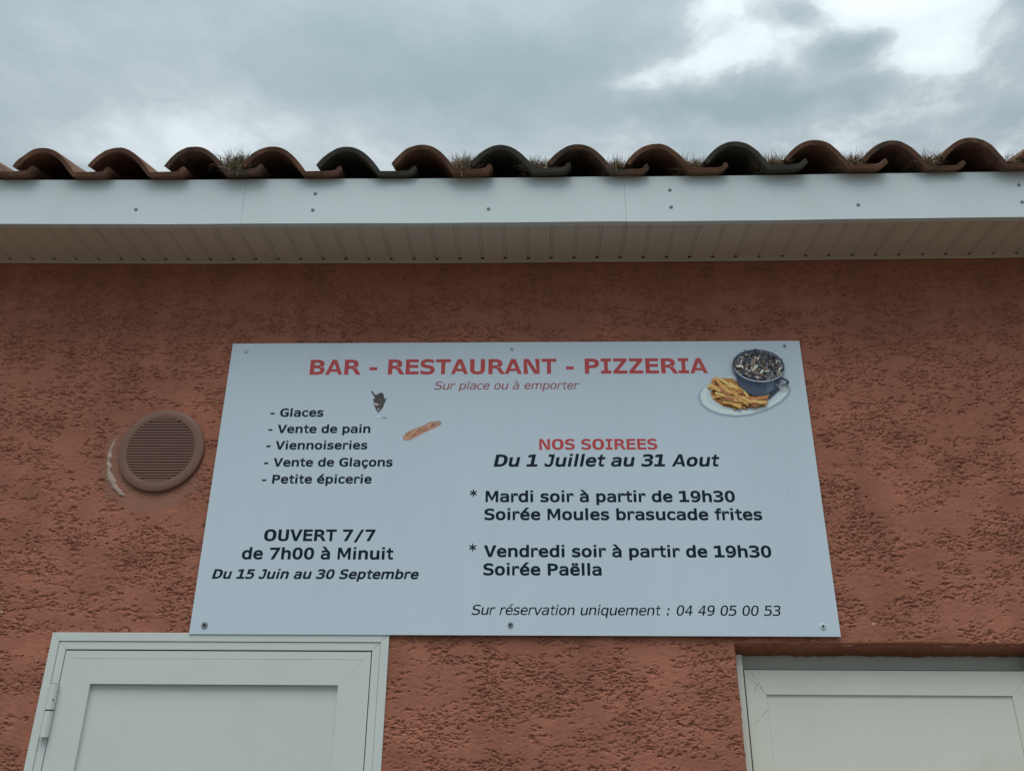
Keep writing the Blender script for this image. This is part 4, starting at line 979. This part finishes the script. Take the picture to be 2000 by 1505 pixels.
def glyph(ch, bold):
    """-> list of contour groups, advance (em units)"""
    key = (ch, bold)
    if key in cache:
        return cache[key]
    if bold:
        adv = (ADV_B.get(ch) or 1456) / 2048
        off, stem = (0.0290 if ch in 'aà' else 0.0350), 0.166
    else:
        adv = (ADV_R.get(ch) or 1302) / 2048
        off, stem = 0.005, 0.100
    l_ = LS.get(ch, 85) / 2048
    r_ = RS.get(ch, 85) / 2048
    if not bold and ch in 'il':
        l_ = r_ = (adv - stem) / 2
    if not bold and ch == ':':
        l_ = r_ = 0.16
    if ch == ' ':
        res = []
    elif ch == 'l':
        res = [[rect(l_, adv - r_, 0, 0.76)]]
    elif ch == 'i':
        res = [[rect(l_, adv - r_, 0, 0.548)], [rect(l_, adv - r_, 0.635, 0.76)]]
    elif ch == '*':
        res = []
        for a_ in (90, 30, 150):
            dx_, dz_ = math.cos(R(a_)), math.sin(R(a_))
            w2, L2 = 0.040, 0.235
            res.append([[(adv / 2 + sx * dx_ * L2 - sy * dz_ * w2, 0.59 + sx * dz_ * L2 + sy * dx_ * w2) for sx, sy in ((-1, -1), (-1, 1), (1, 1), (1, -1))]])
    elif ch == 'A':
        wA, H, t_A = adv - l_ - r_, 0.729, 0.172
        a = wA / 2 - 0.098
        il = lambda z_: l_ + t_A + a * z_ / H
        ir = lambda z_: l_ + wA - t_A - a * z_ / H
        za = (wA / 2 - t_A) * H / a
        res = [[[(l_, 0), (l_ + a, H), (l_ + wA - a, H), (l_ + wA, 0), (ir(0), 0), (ir(0.14), 0.14), (il(0.14), 0.14), (il(0), 0)],
                [(il(0.262), 0.262), (ir(0.262), 0.262), (l_ + wA / 2, za)]]]
    elif ch == 'M':
        a, c, H, s = l_, adv - r_, 0.729, stem
        mid = (a + c) / 2
        res = [[[(a, 0), (a, H), (a + s * 1.22, H), (mid, 0.30), (c - s * 1.22, H), (c, H), (c, 0), (c - s * .98, 0),
                 (c - s * .98, 0.46), (mid + 0.035, 0.10), (mid - 0.035, 0.10), (a + s * .90, 0.46), (a + s * .90, 0)]]]
    elif ch == 'm':
        n_, _ = glyph('n', bold)
        xs = [p[0] for g_ in n_ for c_ in g_ for p in c_]
        a, c = min(xs), max(xs)
        tot = adv - l_ - r_
        wn = (tot + stem * 0.98) / 2
        k = wn / (c - a)
        res = []
        for s0, kk in ((0, k), (tot - wn, k)):
            for g_ in n_:
                res.append([[(l_ + s0 + (p[0] - a) * kk, p[1]) for p in c_] for c_ in g_])
    else:
        cs2 = [sample(c_) for c_ in G[ch]]
        if bold and ch == '0':
            pass
        xs = [p[0] for c_ in cs2 for p in c_]
        a, c = min(xs), max(xs)
        kx = (adv - l_ - r_ - 2 * off) / (c - a)
        if ch in '/:*-' and not bold:
            kx = min(kx, 1.25)
        ky = (0.729 - 2 * off) / 0.729
        cs2 = [grow([(l_ + off + (p[0] - a) * kx, off + p[1] * ky) for p in c_], off * SGN) for c_ in cs2]
        outs = [c_ for c_ in cs2 if area(c_) * SGN < 0]
        holes = [c_ for c_ in cs2 if area(c_) * SGN >= 0]
        if ch == '0':                        # plain zero, without the dot
            outs = [max(outs, key=lambda c_: abs(area(c_)))]
            holes = [max(holes, key=lambda c_: abs(area(c_)))]
        res = []
        for o_ in outs:
            bx0, bx1 = min(p[0] for p in o_), max(p[0] for p in o_)
            bz0, bz1 = min(p[1] for p in o_), max(p[1] for p in o_)
            res.append([o_] + [h_ for h_ in holes if bx0 < h_[0][0] < bx1 and bz0 < h_[0][1] < bz1])
    cache[key] = (res, adv)
    return cache[key]


def text_line(s, x0, x1, z, bold, slant, material, label):
    pen = 0.0
    polys = []
    lay = 0
    for ch in s:
        gs, adv = glyph(ch, bold)
        for gi, g_ in enumerate(gs):
            polys.append(([[(p[0] + pen, p[1]) for p in c_] for c_ in g_], gi))
        pen += adv
    # ink extent without slant
    xs = [p[0] + (slant * p[1]) for g_, _ in polys for c_ in g_ for p in c_]
    a, c = min(xs), max(xs)
    k = (x1 - x0) / (c - a)
    vv, ff = [], []
    for g_, gi in polys:
        pts = [[Vector((x0 + (p[0] + slant * p[1] - a) * k, z + p[1] * k, 0)) for p in c_] for c_ in g_]
        tris = tessellate_polygon(pts)
        n = len(vv)
        vv += [(p.x - 1.0, -0.0034 - 0.00006 * gi, p.y) for c_ in pts for p in c_]
        for t3 in tris:
            a3 = [vv[n + q] for q in t3]
            ar = (a3[1][0] - a3[0][0]) * (a3[2][2] - a3[0][2]) - (a3[1][2] - a3[0][2]) * (a3[2][0] - a3[0][0])
            if abs(ar) < 1e-12:
                continue
            ff.append(tuple(n + q for q in (t3 if ar > 0 else t3[::-1])))
    o = obj('lettering', vv, ff, material, SG, loc=(0, 0, 0))
    o['label'] = label
    print('LINE', s, 'em', round(k, 4))
    return o


SLN = 0.21
for s_, a_, b_, z_, bo, sl_, m_ in (
        ('BAR - RESTAURANT - PIZZERIA', 0.2865, 1.672, 0.875, 1, 0, M_RED),
        ('Sur place ou à emporter', 0.727, 1.228, 0.8175, 0, SLN, M_RED2),
        ('- Glaces', 0.167, 0.350, 0.7185, 1, 0, M_BLACK),
        ('- Vente de pain', 0.167, 0.516, 0.659, 1, 0, M_BLACK),
        ('- Viennoiseries', 0.167, 0.510, 0.6005, 1, 0, M_BLACK),
        ('- Vente de Glaçons', 0.167, 0.599, 0.5405, 1, 0, M_BLACK),
        ('- Petite épicerie', 0.167, 0.533, 0.482, 1, 0, M_BLACK),
        ('OUVERT 7/7', 0.197, 0.558, 0.2905, 1, 0, M_BLACK),
        ('de 7h00 à Minuit', 0.133, 0.620, 0.2315, 1, 0, M_BLACK),
        ('Du 15 Juin au 30 Septembre', 0.046, 0.705, 0.170, 1, SLN, M_BLACK),
        ('NOS SOIREES', 1.088, 1.482, 0.5985, 1, 0, M_RED),
        ('Du 1 Juillet au 31 Aout', 0.936, 1.684, 0.5395, 1, SLN, M_BLACK),
        ('* Mardi soir à partir de 19h30', 0.860, 1.722, 0.419, 1, 0, M_BLACK),
        ('Soirée Moules brasucade frites', 0.909, 1.803, 0.3595, 1, 0, M_BLACK),
        ('* Vendredi soir à partir de 19h30', 0.862, 1.819, 0.240, 1, 0, M_BLACK),
        ('Soirée Paëlla', 0.909, 1.282, 0.1825, 1, 0, M_BLACK),
        ('Sur réservation uniquement : 04 49 05 00 53', 0.875, 1.828, 0.0615, 0, SLN, M_BLACK)):
    text_line(s_, a_, b_, z_, bool(bo), sl_, m_, 'printed line reading ' + s_)

# ---- printed pictures (flat ink, one thin layer over the other)
M_INK = bpy.data.materials.new('printed ink')
M_INK.use_nodes = True
t = M_INK.node_tree
b = t.nodes['Principled BSDF']
b.inputs['Roughness'].default_value = 0.4
ca = node(t, 'ShaderNodeVertexColor', layer_name='ink')
link(t, ca.outputs[0], b.inputs['Base Color'])


def lin(c):
    return tuple((x / 255 / 12.92) if x / 255 <= 0.04045 else ((x / 255 + 0.055) / 1.055) ** 2.4 for x in c)


REF = (0.275, 0.376, 0.445)                  # what the bare panel shows
PAN = (0.61, 0.72, 0.83)


def ink(c):
    l_ = lin(tuple(x * (0.96 if c[0] > c[2] + 15 else 1) for x in c))
    return tuple(min(0.92, l_[i] / REF[i] * PAN[i]) for i in range(3))


class Print:
    def __init__(s, mapping, step=0.00003):
        s.map, s.step = mapping, step
        s.v, s.f, s.c, s.k = [], [], [], 0

    def poly(s, pts, col, col2=None):
        s.k += 1
        y = -0.0033 - s.step * s.k
        P = [s.map(*p) for p in pts]
        n = len(s.v)
        s.v += [(x - 1.0, y, z) for x, z in P]
        c1 = ink(col)
        s.c += [c1] * len(P)
        ar = sum(P[i][0] * P[(i + 1) % len(P)][1] - P[(i + 1) % len(P)][0] * P[i][1] for i in range(len(P)))
        for t3 in tessellate_polygon([[Vector((x, z, 0)) for x, z in P]]):
            a3 = [P[q] for q in t3]
            a_ = (a3[1][0] - a3[0][0]) * (a3[2][1] - a3[0][1]) - (a3[1][1] - a3[0][1]) * (a3[2][0] - a3[0][0])
            if abs(a_) > 1e-13:
                s.f.append(tuple(n + q for q in (t3 if a_ > 0 else t3[::-1])))

    def ell(s, cx, cy, rx, ry, col, rot=0.0, n=20, a0=0, a1=360):
        c_, s_2 = math.cos(rot), math.sin(rot)
        s.poly([(cx + rx * math.cos(a) * c_ - ry * math.sin(a) * s_2, cy + rx * math.cos(a) * s_2 + ry * math.sin(a) * c_)
                for a in [R(a0 + (a1 - a0) * i / n) for i in range(n)]], col)

    def line(s, pts, w, col):
        for (ax, ay), (bx_, by) in zip(pts[:-1], pts[1:]):
            L = math.hypot(bx_ - ax, by - ay) or 1
            nx_, ny_ = -(by - ay) / L * w / 2, (bx_ - ax) / L * w / 2
            s.poly([(ax + nx_, ay + ny_), (bx_ + nx_, by + ny_), (bx_ - nx_, by - ny_), (ax - nx_, ay - ny_)], col)

    def build(s, label):
        o = obj('printed_picture', s.v, s.f, M_INK, SG, loc=(0, 0, 0))
        ca_ = o.data.color_attributes.new('ink', 'FLOAT_COLOR', 'POINT')
        for i, c_ in enumerate(s.c):
            ca_.data[i].color = (*c_, 1)
        o['label'] = label


def aff(ox, oz, ax, az, bx_, bz, cx_, cz_, sc):
    def f(X, Y):
        u, w = X / sc, Y / sc
        return (ox + ax * u + bx_ * w + cx_ * u * w, oz + az * u + bz * w + cz_ * u * w)
    return f


# mussels in a pot, with chips on an oval plate
P1 = Print(aff(1.6247, 1.0102, 1.783e-3, -1.0e-5, -1.46e-4, -1.918e-3, -4.5e-7, 3e-8, 8.0))
q = random.Random(3)
plate = [(145, 870), (135, 940), (175, 1040), (280, 1120), (450, 1185), (700, 1215), (950, 1190), (1200, 1110), (1400, 995),
         (1500, 895), (1530, 820), (1490, 750), (1300, 690), (900, 620), (600, 610), (420, 660), (280, 730), (190, 800)]
pc = (830, 900)
for k_, c_ in ((1.06, (136, 158, 171)), (1.045, (128, 150, 163)), (1.03, (119, 141, 155)), (1.018, (108, 130, 145))):
    P1.poly([(pc[0] + (x - pc[0]) * k_ + 4, pc[1] + (y - pc[1]) * k_ + 14) for x, y in plate], c_)
P1.poly(plate, (150, 172, 182))
P1.poly([(pc[0] + (x - pc[0]) * 0.975, pc[1] + (y - pc[1]) * 0.965 - 4) for x, y in plate], (163, 184, 192))
P1.poly([(pc[0] + (x - pc[0]) * 0.86, pc[1] + (y - pc[1]) * 0.80) for x, y in plate], (152, 175, 183))
P1.poly([(1180, 980), (1230, 975), (1400, 820), (1340, 770), (1150, 880)], (70, 88, 102))
fr = [(186, 152, 88), (176, 138, 74), (160, 120, 62), (190, 160, 98), (152, 106, 66), (180, 144, 78), (170, 130, 74), (140, 90, 62)]
P1.poly([(300, 900), (330, 830), (380, 700), (450, 640), (640, 640), (740, 720), (860, 860), (1000, 920), (1180, 930), (1205, 960),
         (1150, 1030), (960, 1080), (860, 1120), (660, 1110), (480, 1070), (350, 980)], (150, 112, 58))
for _ in range(120):
    a = q.uniform(0, 2 * math.pi)
    rr_ = math.sqrt(q.random())
    if q.random() < 0.25:
        cx_, cy_ = q.uniform(900, 1140), q.uniform(950, 1050)
        L, ang = q.uniform(60, 95), q.uniform(-0.7, 0.6)
    else:
        cx_, cy_ = 610 + 255 * rr_ * math.cos(a) + 40 * math.sin(a), 880 + 185 * rr_ * math.sin(a) + 0.25 * 250 * rr_ * math.cos(a)
        L, ang = q.uniform(70, 125), q.choice((0.45, 0.75, 0.15, 1.05, -0.1, 0.6)) + q.uniform(-.2, .2)
    if cy_ < 640 or (cx_ > 700 and cy_ < 800):
        continue
    w_ = q.uniform(17, 24)
    c_ = q.choice(fr)
    P1.line([(cx_ - L * math.cos(ang) + 4, cy_ - L * math.sin(ang) + 11), (cx_ + L * math.cos(ang) + 4, cy_ + L * math.sin(ang) + 11)], w_ * 2, (120, 84, 46))
    P1.line([(cx_ - L * math.cos(ang), cy_ - L * math.sin(ang)), (cx_ + L * math.cos(ang), cy_ + L * math.sin(ang))], w_ * 2, c_)
    P1.line([(cx_ - L * .9 * math.cos(ang), cy_ - L * .9 * math.sin(ang) - 6), (cx_ + L * .9 * math.cos(ang), cy_ + L * .9 * math.sin(ang) - 6)], w_ * .7,
            tuple(min(255, int(v_ * 1.10)) for v_ in c_))
P1.poly([(690, 590), (705, 690), (750, 790), (850, 880), (950, 920), (1060, 935), (1180, 915), (1290, 850), (1345, 780), (1385, 690),
         (1410, 600), (1300, 560), (800, 540)], (46, 60, 80))
P1.poly([(1180, 700), (1290, 690), (1270, 820), (1200, 880), (1165, 890)], (64, 80, 98))
P1.poly([(1300, 680), (1370, 660), (1330, 780), (1290, 830)], (34, 46, 64))
P1.poly([(1370, 655), (1420, 650), (1505, 690), (1522, 725), (1490, 780), (1420, 800), (1290, 765), (1292, 738), (1410, 765), (1460, 750),
         (1480, 715), (1430, 690), (1380, 680)], (30, 42, 56))
P1.line([(1300, 757), (1410, 785), (1480, 765)], 9, (130, 140, 150))
rt = 0.10
P1.ell(1040, 470, 408, 262, (28, 38, 52), rt, 40)
P1.ell(1040, 462, 392, 240, (60, 68, 78), rt, 40)
pal = [(40, 50, 66), (30, 40, 54), (70, 80, 92), (98, 100, 98), (160, 162, 150), (185, 188, 176), (122, 104, 84), (84, 74, 72),
       (56, 64, 58), (148, 132, 104), (44, 56, 70), (34, 44, 58), (104, 112, 122)]
for _ in range(300):
    a, rr_ = q.uniform(0, 2 * math.pi), math.sqrt(q.random()) * 0.95
    u_, w_ = 385 * rr_ * math.cos(a), 232 * rr_ * math.sin(a)
    P1.ell(1040 + u_ * math.cos(rt) - w_ * math.sin(rt), 468 + u_ * math.sin(rt) + w_ * math.cos(rt), q.uniform(22, 62), q.uniform(8, 19),
           q.choice(pal), q.uniform(0, 3.14), 8)
for pts in ([(770, 300), (800, 270), (822, 225), (835, 235), (825, 290), (790, 330)], [(955, 212), (990, 210), (1045, 245), (1095, 285), (1010, 290)],
            [(1385, 420), (1392, 362), (1404, 365), (1404, 430)], [(840, 270), (880, 245), (915, 262), (900, 300), (850, 300)],
            [(640, 400), (700, 335), (790, 285), (800, 300), (700, 360), (655, 415)], [(1090, 272), (1250, 310), (1370, 380), (1355, 390), (1240, 330), (1090, 290)]):
    P1.poly(pts, (34, 46, 58))
arc = [(1040 + 405 * math.cos(a) * math.cos(rt) - 255 * math.sin(a) * math.sin(rt), 472 + 405 * math.cos(a) * math.sin(rt) + 255 * math.sin(a) * math.cos(rt))
       for a in [R(15 + 145 * i / 22) for i in range(23)]]
P1.line(arc, 13, (150, 162, 178))
P1.line([(x, y + 14) for x, y in arc], 10, (50, 62, 80))
P1.build('printed picture of a pot of mussels and chips on an oval plate')

SX = aff(0.4982 - 20 * 1.78e-3 - 5 * 1.38e-4, 0.8288 + 5 * 1.874e-3, 1.78e-3, -7e-6, 1.38e-4, -1.874e-3, -4.5e-7, 3e-8, 11.11)
P2 = Print(SX)
P2.ell(560, 735, 80, 22, (118, 138, 150), 0.05)
P2.ell(430, 722, 105, 34, (134, 158, 168))
P2.ell(425, 716, 88, 24, (158, 180, 188))
P2.line([(430, 600), (428, 705)], 26, (128, 148, 158))
P2.line([(434, 600), (432, 705)], 8, (168, 186, 192))
P2.poly([(318, 330), (340, 318), (395, 250), (440, 215), (465, 188), (540, 195), (548, 245), (572, 320), (606, 325), (602, 350), (575, 405),
         (535, 510), (490, 570), (432, 628), (385, 560), (345, 460), (325, 370)], (54, 56, 60))
P2.line([(288, 152), (330, 215), (378, 290)], 34, (36, 50, 60))
P2.line([(585, 345), (622, 305)], 14, (60, 76, 84))
for _ in range(70):
    x_, y_ = q.uniform(350, 560), q.uniform(230, 560)
    if abs(x_ - 450) > 130 * (1 - (y_ - 230) / 420):
        continue
    P2.ell(x_, y_, q.uniform(10, 28), q.uniform(6, 14), q.choice([(78, 62, 60), (66, 58, 58), (44, 46, 52), (92, 76, 72), (50, 56, 58), (86, 82, 84)]), q.uniform(0, 3), 8)
P2.poly([(345, 405), (380, 415), (445, 440), (440, 470), (395, 480), (360, 465)], (150, 138, 146))
P2.ell(500, 215, 34, 22, (48, 40, 52))
P2.ell(440, 560, 22, 34, (112, 122, 130))
P2.build('printed picture of a chocolate sundae in a stemmed glass')

P3 = Print(SX)
bag = [(972, 1175), (985, 1130), (1030, 1070), (1120, 1010), (1270, 955), (1380, 915), (1450, 890), (1500, 850), (1600, 820), (1700, 815),
       (1745, 796), (1795, 815), (1802, 850), (1770, 895), (1650, 955), (1450, 1045), (1300, 1130), (1180, 1190), (1080, 1222), (1010, 1222)]
P3.poly(bag, (112, 98, 92))
cb = (1380, 1020)
P3.poly([(cb[0] + (x - cb[0]) * 0.975 + 3, cb[1] + (y - cb[1]) * 0.93 + 5) for x, y in bag], (158, 124, 102))
for k_ in range(46):
    s_ = q.random()
    cx_, cy_ = 1020 + 700 * s_, 1150 - 300 * s_ + q.uniform(-34, 38)
    P3.ell(cx_, cy_, q.uniform(16, 52), q.uniform(5, 12), q.choice([(164, 136, 116), (140, 106, 86), (158, 128, 108), (130, 94, 76), (170, 148, 130), (116, 92, 78)]), -0.45 + q.uniform(-.3, .3), 10)
for x_, y_ in ((1220, 1110), (1100, 1080), (1470, 990), (1640, 880), (1330, 1000)):
    P3.line([(x_ - 55, y_ + 26), (x_ + 45, y_ - 28)], 13, (112, 76, 56))
P3.poly([(1735, 805), (1790, 818), (1796, 850), (1765, 888), (1730, 870)], (132, 122, 116))
P3.build('printed picture of a golden baguette')

# small marks on the panel
mb = MB()
for x_, z_, w_, h_ in ((1.893, 0.448, 0.0012, 0.012), (0.637, 0.410, 0.007, 0.0008), (0.900, 0.366, 0.0012, 0.004)):
    mb.add([(x_ - 1 - w_, -0.00325, z_), (x_ - 1 + w_, -0.00325, z_ + h_ * .1), (x_ - 1 + w_ * .6, -0.00325, z_ + h_), (x_ - 1 - w_ * .7, -0.00325, z_ + h_ * .8)], [(0, 1, 2, 3)])
mb.build('dirt_mark', mat('faint dirt', (0.42, 0.50, 0.55), rough=0.6), SG, loc=(0, 0, 0))

# ------------------------------------------------------------------ dry grass caught in the valleys between the tiles
CL = [  # x, amount, spread, height, long blades, label
    (0.025, 340, 0.060, 0.074, 3, 'dark bird nest of dry twigs between two roof tiles, leftmost clump on the eaves'),
    (0.830, 280, 0.048, 0.058, 10, 'bushy clump of curled dry grass with a straw hanging over the white fascia'),
    (1.085, 170, 0.042, 0.042, 9, 'clump of straw with long upright blades above the centre of the sign'),
    (1.360, 150, 0.036, 0.028, 3, 'low flat clump of pale straw between a brown and an orange roof tile'),
    (1.628, 170, 0.040, 0.030, 5, 'pale straw clump with two thin blades, left of the dark grey tile'),
    (1.905, 230, 0.052, 0.038, 8, 'thick mat of dry grass just right of the dark grey tile'),
    (2.178, 220, 0.045, 0.040, 6, 'third clump of dry grass from the right end of the roof'),
    (2.442, 200, 0.045, 0.036, 5, 'second clump of dry grass from the right end of the roof'),
    (2.735, 90, 0.035, 0.022, 1, 'small remnant of dry grass at the right end of the roof')]
for x_, n_, sp_, hh, nl, lab in CL:
    z0 = 1.5265 + ZB + zo(x_)
    root = empty('dry_grass_clump', (x_, -0.275, z0))
    tag(root, lab, 'dry grass', 'clumps of dry grass caught between the roof tiles')
    # soil and moss the grass is rooted in
    vv, ff = [], []
    NU, NV = 14, 9
    for b_ in range(NV):
        for a_ in range(NU):
            fx, fy = a_ / (NU - 1) * 2 - 1, b_ / (NV - 1)
            e_ = max(0, 1 - fx * fx) ** 0.5 * min(1, fy * 5)
            vv.append((fx * sp_ * 0.95, -0.010 + 0.11 * fy + rnd.uniform(-.002, .002),
                       -0.004 + 0.020 * fx * fx + (hh * 0.34 * e_) * rnd.uniform(0.65, 1.15)))
    for b_ in range(NV - 1):
        for a_ in range(NU - 1):
            i_ = b_ * NU + a_
            ff.append((i_, i_ + 1, i_ + NU + 1, i_ + NU))
    obj('soil', vv, ff, M_SOIL, root, smooth=False, loc=(0, 0, 0))
    for mi in range(4):
        vv, ff = [], []
        cnt = int(n_ * (0.30, 0.30, 0.32, 0.08)[mi]) * 5
        if mi == 0 and x_ < 0.1:
            cnt //= 2
        for _ in range(cnt):
            bx_ = rnd.gauss(0, sp_ * 0.48)
            bx_ = max(-sp_, min(sp_, bx_))
            by = rnd.uniform(-0.014, 0.07)
            env = max(0.25, 1 - (abs(bx_) / sp_) ** 2 * 0.3)
            edge = 0.018 * (abs(bx_) / sp_) ** 2
            bz = edge + rnd.uniform(0, hh * 0.85) * env
            yaw_ = rnd.uniform(0, 6.28)
            el_ = abs(rnd.gauss(0, 0.42)) if rnd.random() < 0.84 else rnd.uniform(0.5, 1.3)
            L = rnd.uniform(0.014, 0.048) * (1.3 if x_ < 0.1 else 1)
            w_ = rnd.uniform(0.0006, 0.0014)
            curl = rnd.uniform(-1.9, 1.9)
            p = Vector((bx_, by, bz))
            prev = None
            for s_i in range(4):
                d_ = Vector((math.cos(yaw_) * math.cos(el_), math.sin(yaw_) * math.cos(el_), math.sin(el_)))
                side = d_.cross(Vector((0, 1, 0.3)))
                side = side.normalized() * w_ * (1 - 0.25 * s_i) if side.length > 1e-4 else Vector((w_, 0, 0))
                n = len(vv)
                nrm = d_.cross(side).normalized() * w_ * 0.5
                vv += [tuple(p + side), tuple(p - side), tuple(p + nrm)]
                if prev is not None:
                    ff += [(prev, prev + 1, n + 1, n), (prev + 1, prev + 2, n + 2, n + 1), (prev + 2, prev, n, n + 2)]
                prev = n
                p = p + d_ * L / 3
                if p.z < 0.001:
                    p.z = 0.001
                el_ += curl * 0.3
                yaw_ += curl * 0.35
        if mi == 3:                          # long thin blades standing above the clump
            for _ in range((nl + 1) // 2):
                bx_ = rnd.uniform(-sp_, sp_) * 0.8
                p = Vector((bx_, rnd.uniform(0, 0.08), 0.01))
                el_, yaw_ = rnd.uniform(1.15, 1.6), rnd.choice((0, 3.14)) + rnd.uniform(-.5, .5)
                L = hh + rnd.uniform(0.02, 0.05)
                prev = None
                for s_i in range(5):
                    d_ = Vector((math.cos(yaw_) * math.cos(el_), math.sin(yaw_) * math.cos(el_), math.sin(el_)))
                    w_ = 0.0010 * (1 - 0.2 * s_i) + 0.0001
                    n = len(vv)
                    vv += [tuple(p + Vector((w_, 0, 0))), tuple(p - Vector((w_, 0, 0))), tuple(p + Vector((0, w_, 0)))]
                    if prev is not None:
                        ff += [(prev, prev + 1, n + 1, n), (prev + 1, prev + 2, n + 2, n + 1), (prev + 2, prev, n, n + 2)]
                    prev = n
                    p = p + d_ * L / 4
                    el_ -= rnd.uniform(0.02, 0.16)
            hang = {0.830: [(-0.012, 0.065)], 1.360: [(-0.005, 0.05)], 0.025: [(-0.02, 0.045), (0.012, 0.055), (0.02, 0.03)]}.get(x_, [])
            for hx, hl in hang:              # straws hanging over the edge
                p = Vector((hx, -0.020, 0.030))
                prev = None
                for s_i in range(5):
                    n = len(vv)
                    w_ = 0.0011
                    vv += [tuple(p + Vector((w_, 0, 0))), tuple(p - Vector((w_, 0, 0))), tuple(p + Vector((0, -w_, 0)))]
                    if prev is not None:
                        ff += [(prev, prev + 1, n + 1, n), (prev + 1, prev + 2, n + 2, n + 1), (prev + 2, prev, n, n + 2)]
                    prev = n
                    p = p + Vector((rnd.uniform(-.002, .003), -0.0012, -hl / 4))
        nm = ('pale_straw', 'brown_straw', 'dark_twigs', 'grass_blades')[mi]
        o = obj(nm, vv, ff, M_STRAW[mi], root, loc=(0, 0, 0))
        o['kind'] = 'stuff'
